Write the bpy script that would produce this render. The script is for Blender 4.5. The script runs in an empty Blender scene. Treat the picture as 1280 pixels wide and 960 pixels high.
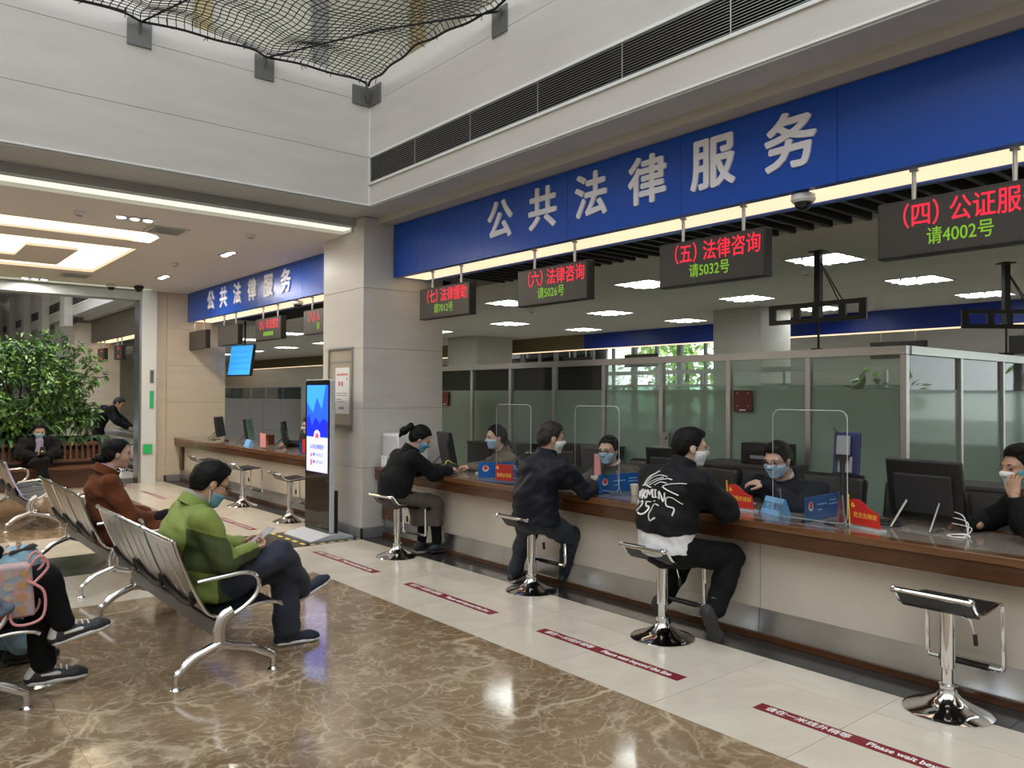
import bpy, bmesh, math, random
import numpy as np
from mathutils import Matrix, Vector
random.seed(7); rng = np.random.default_rng(7)
SC = bpy.context.scene; COL = SC.collection

# ------------------------------------------------------------------ camera
cam_d = bpy.data.cameras.new('camera'); cam = bpy.data.objects.new('camera', cam_d); COL.objects.link(cam)
cam_d.sensor_width = 36.0; cam_d.lens = 984.93 / 1280 * 36.0; cam_d.clip_start = 0.05; cam_d.clip_end = 200
_r = Vector((0.771, -0.637, 0.004)).normalized(); _f = Vector((0.637, 0.771, 0.0144)).normalized()
_u = _r.cross(_f).normalized(); _r = _f.cross(_u).normalized()
cam.matrix_world = Matrix(((_r.x, _u.x, -_f.x, 0), (_r.y, _u.y, -_f.y, 0), (_r.z, _u.z, -_f.z, 1.58), (0, 0, 0, 1)))
SC.camera = cam

# ------------------------------------------------------------------ world, daylight, exposure
W = bpy.data.worlds.new('sky'); SC.world = W; W.use_nodes = True
_bg = W.node_tree.nodes['Background']; _bg.inputs[0].default_value = (0.90, 0.95, 1.0, 1); _bg.inputs[1].default_value = 3.4
SC.view_settings.view_transform = 'Standard'; SC.view_settings.look = 'None'
SC.view_settings.exposure = 0.0; SC.view_settings.gamma = 1.0; SC.view_settings.use_curve_mapping = False
SC.cycles.max_bounces = 7; SC.cycles.diffuse_bounces = 4; SC.cycles.glossy_bounces = 4
SC.cycles.transmission_bounces = 6; SC.cycles.transparent_max_bounces = 12
SC.cycles.caustics_reflective = False; SC.cycles.caustics_refractive = False
SC.cycles.sample_clamp_indirect = 6.0

def portal(loc, sx, sy, rot):          # tells the renderer where the daylight comes in
    l = bpy.data.lights.new('skylight_portal', 'AREA'); l.shape = 'RECTANGLE'; l.size = sx; l.size_y = sy
    l.cycles.is_portal = True
    o = bpy.data.objects.new('skylight_portal', l); COL.objects.link(o); o.location = loc; o.rotation_euler = rot
portal((-1.44, -0.3, 8.45), 11.0, 15.2, (0, 0, 0))
portal((-1.44, 18.3, 4.97), 11.0, 5.4, (0, 0, 0))

# ------------------------------------------------------------------ helpers
def tag(o, label=None, cat=None, group=None, kind=None):
    if label: o['label'] = label
    if cat: o['category'] = cat
    if group: o['group'] = group
    if kind: o['kind'] = kind
    return o
def thing(name, label, cat, loc=(0, 0, 0), rz=0.0, group=None):
    o = bpy.data.objects.new(name, None); COL.objects.link(o)
    o.empty_display_size = 0.1; o.location = loc; o.rotation_euler = (0, 0, rz)
    return tag(o, label, cat, group)
def link(name, me, parent=None):
    o = bpy.data.objects.new(name, me); COL.objects.link(o); o.parent = parent
    return o
_kids = {}
def kids(o): return [c for c in o.children]
def copy_tree(o, parent=None):
    c = o.copy(); COL.objects.link(c); c.parent = parent
    for ch in kids(o): copy_tree(ch, c)
    return c
def V(*a): return np.array(a, dtype=float)
def unit(v):
    v = np.asarray(v, float); return v / (np.linalg.norm(v) + 1e-12)
def rotz(a):
    c, s = math.cos(a), math.sin(a); return np.array([[c, -s, 0], [s, c, 0], [0, 0, 1.0]])

class MB:
    def __init__(s): s.v = []; s.f = []; s.m = []
    def add(s, vs, fs, mi=0):
        n = len(s.v); s.v += [tuple(map(float, p)) for p in vs]; s.f += [tuple(i + n for i in f) for f in fs]; s.m += [mi] * len(fs); return s
    def box(s, x0, x1, y0, y1, z0, z1, mi=0):
        vs = [(x, y, z) for z in (z0, z1) for y in (y0, y1) for x in (x0, x1)]
        return s.add(vs, [(0, 2, 3, 1), (4, 5, 7, 6), (0, 1, 5, 4), (2, 6, 7, 3), (0, 4, 6, 2), (1, 3, 7, 5)], mi)
    def obox(s, c, size, R, mi=0):
        c = np.asarray(c, float); R = np.asarray(R, float); hx, hy, hz = [k / 2 for k in size]
        vs = [c + R @ V(x, y, z) for z in (-hz, hz) for y in (-hy, hy) for x in (-hx, hx)]
        return s.add(vs, [(0, 2, 3, 1), (4, 5, 7, 6), (0, 1, 5, 4), (2, 6, 7, 3), (0, 4, 6, 2), (1, 3, 7, 5)], mi)
    def tube(s, pts, r, n=8, caps=True, closed=False, mi=0, flat=None):
        pts = [np.asarray(p, float) for p in pts]; k = len(pts)
        rs = r if isinstance(r, (list, tuple)) else [r] * k
        base = len(s.v); up = None; rings = []
        for i, p in enumerate(pts):
            if closed: d = unit(pts[(i + 1) % k] - pts[i - 1])
            else: d = unit(pts[min(i + 1, k - 1)] - pts[max(i - 1, 0)])
            if up is None: up = V(0, 0, 1) if abs(d[2]) < .9 else V(1, 0, 0)
            a = unit(np.cross(d, up)); up = np.cross(a, d); 
            fl_ = flat if flat else (1, 1)
            rings.append([p + rs[i] * (fl_[0] * math.cos(t) * a + fl_[1] * math.sin(t) * up) for t in [2 * math.pi * j / n for j in range(n)]])
        vs = [q for ring in rings for q in ring]; fs = []
        for i in range(k if closed else k - 1):
            a0 = i * n; b0 = ((i + 1) % k) * n
            for j in range(n): fs.append((a0 + j, a0 + (j + 1) % n, b0 + (j + 1) % n, b0 + j))
        if caps and not closed: fs += [tuple(range(n - 1, -1, -1)), tuple((k - 1) * n + j for j in range(n))]
        return s.add(vs, fs, mi)
    def cyl(s, p0, p1, r0, r1=None, n=16, mi=0): return s.tube([p0, p1], [r0, r0 if r1 is None else r1], n, True, False, mi)
    def lathe(s, prof, c=(0, 0, 0), n=32, mi=0):
        vs = []; fs = []; k = len(prof)
        for (r, z) in prof:
            for j in range(n):
                t = 2 * math.pi * j / n; vs.append((c[0] + r * math.cos(t), c[1] + r * math.sin(t), c[2] + z))
        for i in range(k - 1):
            for j in range(n): fs.append((i * n + j, i * n + (j + 1) % n, (i + 1) * n + (j + 1) % n, (i + 1) * n + j))
        fs += [tuple(range(n - 1, -1, -1)), tuple((k - 1) * n + j for j in range(n))]
        return s.add(vs, fs, mi)
    def prism(s, poly, axis, lo, hi, mi=0):
        # poly: 2-D points in the two other axes (in x,y,z order), extruded along axis
        k = len(poly); vs = []
        for t in (lo, hi):
            for (a, b) in poly:
                p = [a, b]; p.insert(axis, t); vs.append(tuple(p))
        fs = [tuple(range(k - 1, -1, -1)), tuple(range(k, 2 * k))] + [(i, (i + 1) % k, k + (i + 1) % k, k + i) for i in range(k)]
        return s.add(vs, fs, mi)
    def build(s, name, mats, parent=None, smooth=False, bevel=0.0, seg=2, angle=40):
        me = bpy.data.meshes.new(name); me.from_pydata(s.v, [], s.f)
        for m in (mats if isinstance(mats, (list, tuple)) else [mats]): me.materials.append(m)
        if any(s.m): me.polygons.foreach_set('material_index', s.m)
        bm = bmesh.new(); bm.from_mesh(me); bmesh.ops.recalc_face_normals(bm, faces=bm.faces); bm.to_mesh(me); bm.free()
        if smooth:
            me.polygons.foreach_set('use_smooth', [True] * len(me.polygons)); me.set_sharp_from_angle(angle=math.radians(angle))
        o = link(name, me, parent)
        if bevel:
            b = o.modifiers.new('bevel', 'BEVEL'); b.width = bevel; b.segments = seg; b.limit_method = 'ANGLE'; b.angle_limit = math.radians(35)
        return o
def box_obj(name, mat, parent, x0, x1, y0, y1, z0, z1, bevel=0.0): return MB().box(x0, x1, y0, y1, z0, z1).build(name, mat, parent, bevel=bevel)
def bez(pts, n=6):
    # Catmull-Rom through points
    P = [np.asarray(p, float) for p in pts]; out = []
    for i in range(len(P) - 1):
        p0, p1, p2, p3 = P[max(i - 1, 0)], P[i], P[i + 1], P[min(i + 2, len(P) - 1)]
        for k in range(n):
            t = k / n
            out.append(0.5 * ((2 * p1) + (-p0 + p2) * t + (2 * p0 - 5 * p1 + 4 * p2 - p3) * t * t + (-p0 + 3 * p1 - 3 * p2 + p3) * t ** 3))
    out.append(P[-1]); return out

# ------------------------------------------------------------------ materials
MT = {}
def mat(name, col, rough=0.6, metal=0.0, spec=0.5, emit=None, estr=0.0, alpha=None, noise=None, bump=None, trans=0.0, sheen=0.0, coat=0.0, ior=None, stretch=None):
    m = bpy.data.materials.new(name); m.use_nodes = True; MT[name] = m
    nt = m.node_tree; b = nt.nodes['Principled BSDF']; N = nt.nodes.new; Lk = nt.links.new
    b.inputs['Base Color'].default_value = (*col, 1); b.inputs['Roughness'].default_value = rough; b.inputs['Metallic'].default_value = metal
    b.inputs['Specular IOR Level'].default_value = spec
    if emit: b.inputs['Emission Color'].default_value = (*emit, 1); b.inputs['Emission Strength'].default_value = estr
    if trans: b.inputs['Transmission Weight'].default_value = trans
    if ior: b.inputs['IOR'].default_value = ior
    if sheen: b.inputs['Sheen Weight'].default_value = sheen; b.inputs['Sheen Roughness'].default_value = .5
    if coat: b.inputs['Coat Weight'].default_value = coat; b.inputs['Coat Roughness'].default_value = .08
    if alpha is not None: b.inputs['Alpha'].default_value = alpha
    if noise or bump:
        g = N('ShaderNodeNewGeometry'); src = g.outputs['Position']
        if stretch:
            mp = N('ShaderNodeMapping'); mp.inputs['Scale'].default_value = stretch; Lk(src, mp.inputs['Vector']); src = mp.outputs['Vector']
    if noise:
        sc, amt = noise[:2]; t = N('ShaderNodeTexNoise'); t.inputs['Scale'].default_value = sc; t.inputs['Detail'].default_value = 5; Lk(src, t.inputs['Vector'])
        mx = N('ShaderNodeMix'); mx.data_type = 'RGBA'
        c2 = noise[2] if len(noise) > 2 else tuple(max(0, c * (1 - amt)) for c in col)
        c1 = col if len(noise) > 2 else tuple(min(1, c * (1 + amt)) for c in col)
        r = N('ShaderNodeMapRange'); r.inputs[1].default_value = .3; r.inputs[2].default_value = .7; Lk(t.outputs['Fac'], r.inputs[0])
        mx.inputs[6].default_value = (*c1, 1); mx.inputs[7].default_value = (*c2, 1); Lk(r.outputs[0], mx.inputs[0]); Lk(mx.outputs[2], b.inputs['Base Color'])
    if bump:
        t = N('ShaderNodeTexNoise'); t.inputs['Scale'].default_value = bump[0]; t.inputs['Detail'].default_value = 4; Lk(src, t.inputs['Vector'])
        bp = N('ShaderNodeBump'); bp.inputs['Strength'].default_value = bump[1]; bp.inputs['Distance'].default_value = bump[2] if len(bump) > 2 else .002
        Lk(t.outputs['Fac'], bp.inputs['Height']); Lk(bp.outputs[0], b.inputs['Normal'])
    return m
def marble(name, c_dark, c_mid, c_vein, scale, rough, vein_w=.02, vein_mix=.8):
    m = bpy.data.materials.new(name); m.use_nodes = True; MT[name] = m; nt = m.node_tree; b = nt.nodes['Principled BSDF']; N = nt.nodes.new; Lk = nt.links.new
    g = N('ShaderNodeNewGeometry'); oi = N('ShaderNodeObjectInfo'); mv = N('ShaderNodeMath'); mv.operation = 'MULTIPLY'; mv.inputs[1].default_value = 37.0; Lk(oi.outputs['Random'], mv.inputs[0])
    cx = N('ShaderNodeCombineXYZ'); Lk(mv.outputs[0], cx.inputs[0]); Lk(mv.outputs[0], cx.inputs[2])
    ad = N('ShaderNodeVectorMath'); ad.operation = 'ADD'; Lk(g.outputs['Position'], ad.inputs[0]); Lk(cx.outputs[0], ad.inputs[1])
    n1 = N('ShaderNodeTexNoise'); n1.inputs['Scale'].default_value = scale; n1.inputs['Detail'].default_value = 7; n1.inputs['Roughness'].default_value = .62; n1.inputs['Distortion'].default_value = 1.2; Lk(ad.outputs[0], n1.inputs['Vector'])
    r1 = N('ShaderNodeValToRGB'); e = r1.color_ramp.elements; e[0].position = .3; e[0].color = (*c_dark, 1); e[1].position = .72; e[1].color = (*c_mid, 1); Lk(n1.outputs['Fac'], r1.inputs[0])
    # warped vectors for veins
    n2 = N('ShaderNodeTexNoise'); n2.inputs['Scale'].default_value = scale * 1.6; n2.inputs['Detail'].default_value = 6; Lk(ad.outputs[0], n2.inputs['Vector'])
    sb = N('ShaderNodeVectorMath'); sb.operation = 'SCALE'; sb.inputs['Scale'].default_value = 1.1; Lk(n2.outputs['Color'], sb.inputs[0])
    a2 = N('ShaderNodeVectorMath'); a2.operation = 'ADD'; Lk(ad.outputs[0], a2.inputs[0]); Lk(sb.outputs[0], a2.inputs[1])
    out = r1.outputs['Color']
    for sc, w, k in ((scale * 1.1, vein_w * .55, vein_mix * .9), (scale * 4.2, vein_w * 1.3, vein_mix * .55), (scale * 11, vein_w * 2.6, vein_mix * .48), (scale * 23, vein_w * 3.6, vein_mix * .36)):
        v = N('ShaderNodeTexVoronoi'); v.feature = 'DISTANCE_TO_EDGE'; v.inputs['Scale'].default_value = sc; Lk(a2.outputs[0], v.inputs['Vector'])
        mr = N('ShaderNodeMapRange'); mr.inputs[1].default_value = 0; mr.inputs[2].default_value = w; mr.inputs[3].default_value = k; mr.inputs[4].default_value = 0; Lk(v.outputs['Distance'], mr.inputs[0])
        nm = N('ShaderNodeTexNoise'); nm.inputs['Scale'].default_value = sc * .8; nm.inputs['Detail'].default_value = 2; Lk(ad.outputs[0], nm.inputs['Vector'])
        nr = N('ShaderNodeMapRange'); nr.inputs[1].default_value = .42; nr.inputs[2].default_value = .62; Lk(nm.outputs['Fac'], nr.inputs[0])
        mu = N('ShaderNodeMath'); mu.operation = 'MULTIPLY'; Lk(mr.outputs[0], mu.inputs[0]); Lk(nr.outputs[0], mu.inputs[1])
        mx = N('ShaderNodeMix'); mx.data_type = 'RGBA'; Lk(mu.outputs[0], mx.inputs[0]); Lk(out, mx.inputs[6]); mx.inputs[7].default_value = (*c_vein, 1); out = mx.outputs[2]
    Lk(out, b.inputs['Base Color']); b.inputs['Roughness'].default_value = rough; b.inputs['Specular IOR Level'].default_value = .55
    return m
def wood(name, c1, c2, rough=.3, axis=1):
    sc = [14, 14, 14]; sc[axis] = 1.2
    m = mat(name, c1, rough, noise=(3.0, .3, c2), stretch=tuple(sc), bump=(3, .05), coat=.25); return m
def glass(name, tint, alpha, rough=0.0, spec=.5, refl=1.0, ior=1.45):
    # thin sheet of glass: mostly straight-through, a little mirror
    m = bpy.data.materials.new(name); m.use_nodes = True; MT[name] = m; nt = m.node_tree; nt.nodes.clear(); N = nt.nodes.new; Lk = nt.links.new
    o = N('ShaderNodeOutputMaterial'); t = N('ShaderNodeBsdfTransparent'); t.inputs[0].default_value = (*tint, 1)
    g = N('ShaderNodeBsdfGlossy'); g.inputs['Roughness'].default_value = max(rough, .02); g.inputs[0].default_value = (refl, refl, refl, 1)
    d = N('ShaderNodeBsdfDiffuse'); d.inputs[0].default_value = (*[min(1, c * .95) for c in tint], 1)
    fr = N('ShaderNodeFresnel'); fr.inputs[0].default_value = ior
    m1 = N('ShaderNodeMixShader'); m1.inputs[0].default_value = alpha; Lk(t.outputs[0], m1.inputs[1]); Lk(d.outputs[0], m1.inputs[2])
    m2 = N('ShaderNodeMixShader'); Lk(fr.outputs[0], m2.inputs[0]); Lk(m1.outputs[0], m2.inputs[1]); Lk(g.outputs[0], m2.inputs[2]); Lk(m2.outputs[0], o.inputs[0])
    return m
def frosted(name, tint, dens):
    m = bpy.data.materials.new(name); m.use_nodes = True; MT[name] = m; nt = m.node_tree; nt.nodes.clear(); N = nt.nodes.new; Lk = nt.links.new
    o = N('ShaderNodeOutputMaterial'); t = N('ShaderNodeBsdfRefraction'); t.inputs[0].default_value = (*tint, 1); t.inputs['Roughness'].default_value = .16; t.inputs['IOR'].default_value = 1.03
    d = N('ShaderNodeBsdfDiffuse'); d.inputs[0].default_value = (tint[0] * .85, tint[1] * .95, tint[2] * .90, 1)
    g = N('ShaderNodeBsdfGlossy'); g.inputs['Roughness'].default_value = .06
    fr = N('ShaderNodeFresnel'); fr.inputs[0].default_value = 1.35
    m1 = N('ShaderNodeMixShader'); m1.inputs[0].default_value = dens; Lk(t.outputs[0], m1.inputs[1]); Lk(d.outputs[0], m1.inputs[2])
    m2 = N('ShaderNodeMixShader'); Lk(fr.outputs[0], m2.inputs[0]); Lk(m1.outputs[0], m2.inputs[1]); Lk(g.outputs[0], m2.inputs[2]); Lk(m2.outputs[0], o.inputs[0])
    return m
marble('brown_marble', (.150, .096, .050), (.300, .212, .130), (.64, .53, .37), .66, .10, .030, .95)
marble('cream_marble', (.56, .50, .41), (.66, .60, .50), (.50, .43, .34), 2.2, .13, .012, .35)
mat('dark_granite', (.035, .033, .032), .16, noise=(60, .5))
mat('grout', (.30, .26, .21), .7)
mat('wall_stone', (.57, .545, .51), .42, noise=(1.2, .05), stretch=(1, 1, 6))
mat('wall_stone_warm', (.60, .52, .41), .40, noise=(1.2, .05), stretch=(1, 1, 6))
mat('joint', (.22, .20, .18), .8)
mat('base_granite', (.20, .20, .20), .35, noise=(50, .25))
mat('bracket_steel', (.15, .15, .145), .4, .3)
mat('soffit', (.46, .49, .49), .5, .05, noise=(2, .08))
mat('steel_dark', (.34, .35, .345), .45, .1, noise=(2, .15), stretch=(1, 1, 1))
mat('bronze_panel', (.46, .44, .385), .45, .1)
mat('steel', (.55, .55, .54), .22, 1.0, bump=(80, .05))
mat('brushed', (.50, .50, .49), .30, 1.0, noise=(3, .12))
mat('chrome', (.78, .78, .79), .06, 1.0)
mat('alu', (.56, .55, .54), .35, .8)
mat('white_trim', (.74, .76, .74), .4)
mat('ceiling_white', (.78, .74, .70), .8)
mat('office_ceiling', (.66, .63, .59), .85, noise=(2, .04))
mat('black_slat', (.012, .012, .014), .5)
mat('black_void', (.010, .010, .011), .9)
mat('sign_blue', (.0012, .062, .40), .30, noise=(.6, .10))
mat('sign_letter', (.78, .78, .84), .45)
mat('far_blue', (.004, .030, .30), .4)
mat('gold_panel', (.20, .155, .075), .45)
mat('dark_sign', (.085, .065, .045), .45)
mat('warm_light', (1, .8, .55), .5, emit=(1.0, .74, .48), estr=1.15)
mat('cool_light', (1, 1, 1), .5, emit=(.93, 1.0, .95), estr=16.0)
mat('cove_light', (1, .9, .75), .5, emit=(1.0, .80, .56), estr=1.9)
mat('slot_light', (.9, 1, .9), .5, emit=(.86, .94, .80), estr=.85)
mat('spot_light', (1, 1, 1), .5, emit=(.95, .97, 1.0), estr=20.0)
mat('led_case', (.012, .011, .010), .45)
mat('led_face', (.042, .036, .031), .38)
mat('led_red', (.06, .005, .006), .5, emit=(1.0, .015, .05), estr=1.0)
mat('led_green', (.02, .05, .005), .5, emit=(.26, .58, .02), estr=.75)
mat('led_red_dim', (.5, .02, .02), .5, emit=(.8, .05, .04), estr=.5)
wood('counter_wood', (.090, .036, .013), (.058, .022, .008), .24)
wood('counter_edge', (.165, .076, .032), (.110, .048, .018), .16)
wood('bench_wood', (.16, .066, .028), (.10, .040, .016), .38, 0)
mat('counter_stone', (.235, .20, .17), .10, noise=(30, .12))
mat('counter_face', (.57, .51, .43), .35, noise=(1.6, .06))
mat('red_tape', (.19, .012, .022), .35)
mat('white_print', (.80, .78, .76), .5)
mat('yellow_print', (.85, .55, .06), .45)
mat('yellow_tape', (.72, .55, .08), .5)
mat('black_plastic', (.012, .012, .013), .35)
mat('dark_plastic', (.022, .022, .024), .5)
mat('grey_plastic', (.26, .26, .27), .5)
mat('white_plastic', (.68, .69, .70), .4)
mat('light_plastic', (.50, .52, .55), .45)
mat('black_leather', (.012, .012, .013), .38, bump=(60, .3, .004))
mat('cabinet_grey', (.060, .058, .057), .5)
mat('screen_dark', (.008, .009, .012), .12)
mat('red_plate', (.115, .010, .010), .4)
mat('acrylic_edge', (.80, .84, .86), .15, alpha=.55)
mat('blue_plate', (.010, .105, .36), .3)
mat('blue_tent', (.16, .42, .74), .45)
mat('paper', (.78, .78, .78), .7)
mat('pink_paper', (.75, .30, .30), .7)
mat('cup_paper', (.66, .58, .42), .6)
mat('flag_red', (.62, .028, .020), .4)
mat('poster_red', (.55, .02, .02), .4)
mat('emblem_red', (.7, .05, .04), .4)
mat('navy_plastic', (.018, .024, .085), .35)
mat('cable_white', (.75, .74, .72), .5)
mat('cable_black', (.012, .012, .012), .5)
mat('screen_blue', (.01, .1, .6), .3, emit=(.02, .10, .95), estr=1.0)
mat('screen_lightblue', (.05, .3, .9), .3, emit=(.03, .30, 1.0), estr=1.0)
mat('screen_deep', (.01, .03, .6), .3, emit=(.004, .010, .80), estr=1.0)
mat('screen_white', (.6, .6, .9), .3, emit=(.52, .56, 1.0), estr=1.0)
mat('screen_ink', (.05, .08, .5), .3, emit=(.05, .10, .75), estr=.8)
mat('screen_red', (.9, .1, .1), .3, emit=(.9, .10, .12), estr=.9)
mat('screen_cyan', (.05, .4, .8), .3, emit=(.04, .33, .78), estr=1.0)
mat('lit_screen', (.5, .65, .8), .3, emit=(.55, .72, .95), estr=1.0)
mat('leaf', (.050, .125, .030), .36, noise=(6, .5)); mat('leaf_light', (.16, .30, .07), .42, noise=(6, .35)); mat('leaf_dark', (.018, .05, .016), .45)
mat('tree_out', (.22, .40, .07), .7, noise=(1.5, .35)); mat('tree_out2', (.36, .52, .14), .7, noise=(1.5, .35))
mat('bark', (.06, .045, .03), .9); mat('soil', (.03, .022, .015), .95)
mat('ground_out', (.35, .36, .33), .9)
mat('exit_green', (.02, .28, .08), .4, emit=(.02, .45, .12), estr=.35)
mat('net_cord', (.012, .012, .012), .9)
glass('clear_glass', (.84, .91, .88), .05); glass('acrylic', (.98, .99, .99), .006, ior=1.12); glass('office_glass', (.60, .72, .66), .10); mat('office_floor', (.46, .43, .38), .4)
frosted('frosted_glass', (.60, .70, .64), .50)
glass('window_glass', (.92, .95, .92), .02)
mat('gold_panel_up', (.52, .43, .24), .4); mat('upper_wall', (.62, .60, .53), .6)
# ------------------------------------------------------------------ lettering
def text_mesh(s, size, bold=0.0, depth=0.002, align='CENTER', sx=1.0, spacing=1.0):
    c = bpy.data.curves.new('lettering', 'FONT'); c.body = s; c.size = size; c.align_x = align; c.align_y = 'CENTER'
    c.offset = 0; c.extrude = depth; c.resolution_u = 3; c.space_character = spacing
    o = bpy.data.objects.new('lettering', c); COL.objects.link(o)
    dg = bpy.context.evaluated_depsgraph_get(); me = bpy.data.meshes.new_from_object(o.evaluated_get(dg))
    bpy.data.objects.remove(o); bpy.data.curves.remove(c)
    if sx != 1.0:
        for v in me.vertices: v.co.x *= sx
    return thicken(me, bold, 8 if bold > .004 else 4) if bold else me
def text(name, s, size, org, right, up, m, parent=None, bold=0.0, depth=0.002, align='CENTER', sx=1.0, spacing=1.0):
    me = text_mesh(s, size, bold, depth, align, sx, spacing); me.name = name
    r = unit(right); u = unit(up); n = np.cross(r, u)
    M = Matrix(((r[0], u[0], n[0], org[0]), (r[1], u[1], n[1], org[1]), (r[2], u[2], n[2], org[2]), (0, 0, 0, 1)))
    me.transform(M); me.materials.clear(); me.materials.append(m)
    return link(name, me, parent)
def thicken(me, rad, k):
    # heavier strokes: the same glyph repeated in a small ring, each copy a hair further out
    vs = [tuple(v.co) for v in me.vertices]; fs = [tuple(p.vertices) for p in me.polygons]; V2 = list(vs); F2 = list(fs); n = len(vs)
    for i in range(k):
        a = 2 * math.pi * i / k; dx, dy = rad * math.cos(a), rad * math.sin(a)
        V2 += [(x + dx, y + dy, z - .00004 * (i + 1)) for x, y, z in vs]; F2 += [tuple(q + n * (i + 1) for q in f) for f in fs]
    m2 = bpy.data.meshes.new('lettering'); m2.from_pydata(V2, [], F2); bpy.data.meshes.remove(me); return m2
FACE = ((0, -1, 0), (0, 0, 1))       # lettering on a face that looks towards the hall (-x)

def struct(o): return tag(o, kind='structure')
def tiles(parent, name, m, xs, ys, z0, z1, gap=.003):
    """rectangular slabs between the given joint lines; equal slabs share their mesh"""
    cache = {}
    for i in range(len(xs) - 1):
        for j in range(len(ys) - 1):
            a, b = xs[i + 1] - xs[i], ys[j + 1] - ys[j]; k = (round(a, 3), round(b, 3))
            if k not in cache:
                o = MB().box(gap / 2 - a / 2, a / 2 - gap / 2, gap / 2 - b / 2, b / 2 - gap / 2, z0, z1).build(name, m, parent); cache[k] = o.data
            else: o = link(name, cache[k], parent)
            o.location = ((xs[i] + xs[i + 1]) / 2, (ys[j] + ys[j + 1]) / 2, 0)
def wall_panels(parent, m, plane, off, us, zs, t=.02, gap=.004, sgn=-1):
    """stone panels on a wall: plane 'x' or 'y' at coordinate off, facing sgn"""
    cache = {}
    for i in range(len(us) - 1):
        for j in range(len(zs) - 1):
            a, b = us[i + 1] - us[i], zs[j + 1] - zs[j]; k = (round(a, 3), round(b, 3)); w, h = a / 2 - gap / 2, b / 2 - gap / 2
            if k not in cache:
                B = MB().box(0, t, -w, w, -h, h) if plane == 'x' else MB().box(-w, w, 0, t, -h, h)
                o = B.build('panel', m, parent); cache[k] = o.data
            else: o = link('panel', cache[k], parent)
            c = off if sgn < 0 else off - t
            o.location = (c, (us[i] + us[i + 1]) / 2, (zs[j] + zs[j + 1]) / 2) if plane == 'x' else ((us[i] + us[i + 1]) / 2, c, (zs[j] + zs[j + 1]) / 2)
def rng_list(a, b, step):
    out = [a]
    while out[-1] + step < b - 1e-6: out.append(out[-1] + step)
    return out + [b]

# ------------------------------------------------------------------ floor
floor = struct(box_obj('floor', MT['grout'], None, -7.2, 18.5, -8.2, 36.2, -.12, -.012))
T0, T1 = -.012, 0.0
BX = [-7.2, -5.13, -3.95, -2.77, -1.59, -.41, .77, 1.95, 3.13]; BY = [-8.2, -5.87, -4.32, -2.77, -1.22, .34, 1.90, 3.456, 5.0, 6.54]
tiles(floor, 'marble_tile', MT['brown_marble'], BX, BY, T0, T1, .0012)
CY = [-8.2, -7.45] + [1.905 + .777 * k for k in range(-12, 6)] + [6.54, 7.12, 7.70]
tiles(floor, 'cream_tile', MT['cream_marble'], [3.13, 3.93, 4.24], CY, T0, T1)
tiles(floor, 'cream_tile', MT['cream_marble'], BX, [6.54, 7.70], T0, T1)
tiles(floor, 'granite_tile', MT['dark_granite'], rng_list(4.24, 5.0, .76), rng_list(-8.2, 7.70, .8), T0, T1)
tiles(floor, 'granite_tile', MT['dark_granite'], BX + [4.24, 5.3], [7.70, 8.66], T0, T1)
tiles(floor, 'cream_tile', MT['cream_marble'], BX, [8.66, 9.85], T0, T1)
tiles(floor, 'cream_tile', MT['cream_marble'], [3.13, 3.93, 4.24], rng_list(8.66, 15.0, .79), T0, T1)
tiles(floor, 'granite_tile', MT['dark_granite'], [4.24, 5.0], rng_list(8.66, 15.0, .8), T0, T1)
tiles(floor, 'marble_tile', MT['brown_marble'], BX, [9.85, 11.4, 12.95, 14.0], T0, T1)
tiles(floor, 'granite_tile', MT['dark_granite'], BX + [4.24, 5.3], [15.0, 16.0], T0, T1)
tiles(floor, 'cream_tile', MT['cream_marble'], BX, [14.0, 15.0], T0, T1)
tiles(floor, 'cream_tile', MT['cream_marble'], BX + [4.24], rng_list(16.0, 23.0, 1.17), T0, T1)
tiles(floor, 'granite_tile', MT['dark_granite'], [4.24, 5.0], [16.0, 18.4, 20.8, 23.0], T0, T1)
tiles(floor, 'marble_tile', MT['brown_marble'], [-7.2, -4, -.5, 4.24], [23.0, 27.0, 31.0, 36.2], T0, T1)
box_obj('office_floor', MT['office_floor'], floor, 5.0, 18.5, -8.2, 34.2, -.012, -.002)  # hidden floor, made pale to bounce light up to the office ceiling

# ------------------------------------------------------------------ upper atrium walls
ZT = 4.93
def upper_wall_right(y0, y1, seams, idx):
    w = struct(box_obj('wall_right', MT['joint'], None, 4.14, 4.30, y0, y1, 3.585, ZT))
    wall_panels(w, MT['wall_stone'], 'x', 4.12, seams, [3.585, 3.79])
    wall_panels(w, MT['wall_stone'], 'x', 4.12, seams, [4.10, 4.655, ZT])
    # linear air grille
    g = thing('air_grille', f'long dark slatted air grille in the upper wall {idx}', 'air grille', (0, 0, 0))
    MB().box(4.105, 4.13, y0 + .02, y1 - .02, 4.075, 4.10).box(4.105, 4.13, y0 + .02, y1 - .02, 3.79, 3.815).box(4.105, 4.13, y1 - .03, y1 - .005, 3.79, 4.10).build('frame', MT['white_trim'], g)
    MB().box(4.136, 4.139, y0 + .02, y1 - .02, 3.815, 4.075).build('backing', MT['black_void'], g)
    sl = None
    for k in range(13):
        z = 3.828 + k * .0195
        if sl is None:
            sl = MB().prism([(4.112, z - .002), (4.134, z + .008), (4.134, z + .011), (4.112, z + .001)], 1, y0 + .03, y1 - .03).build('slat', MT['alu'], g); z0 = z
        else:
            o = link('slat', sl.data, g); o.location = (0, 0, z - z0)
    yy = y1 - .9
    dv = None
    while yy > y0:
        if dv is None: dv = MB().box(4.109, 4.114, yy - .004, yy + .004, 3.815, 4.075).build('divider', MT['alu'], g); d0 = yy
        else: o = link('divider', dv.data, g); o.location = (0, yy - d0, 0)
        yy -= .9
    return w
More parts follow.
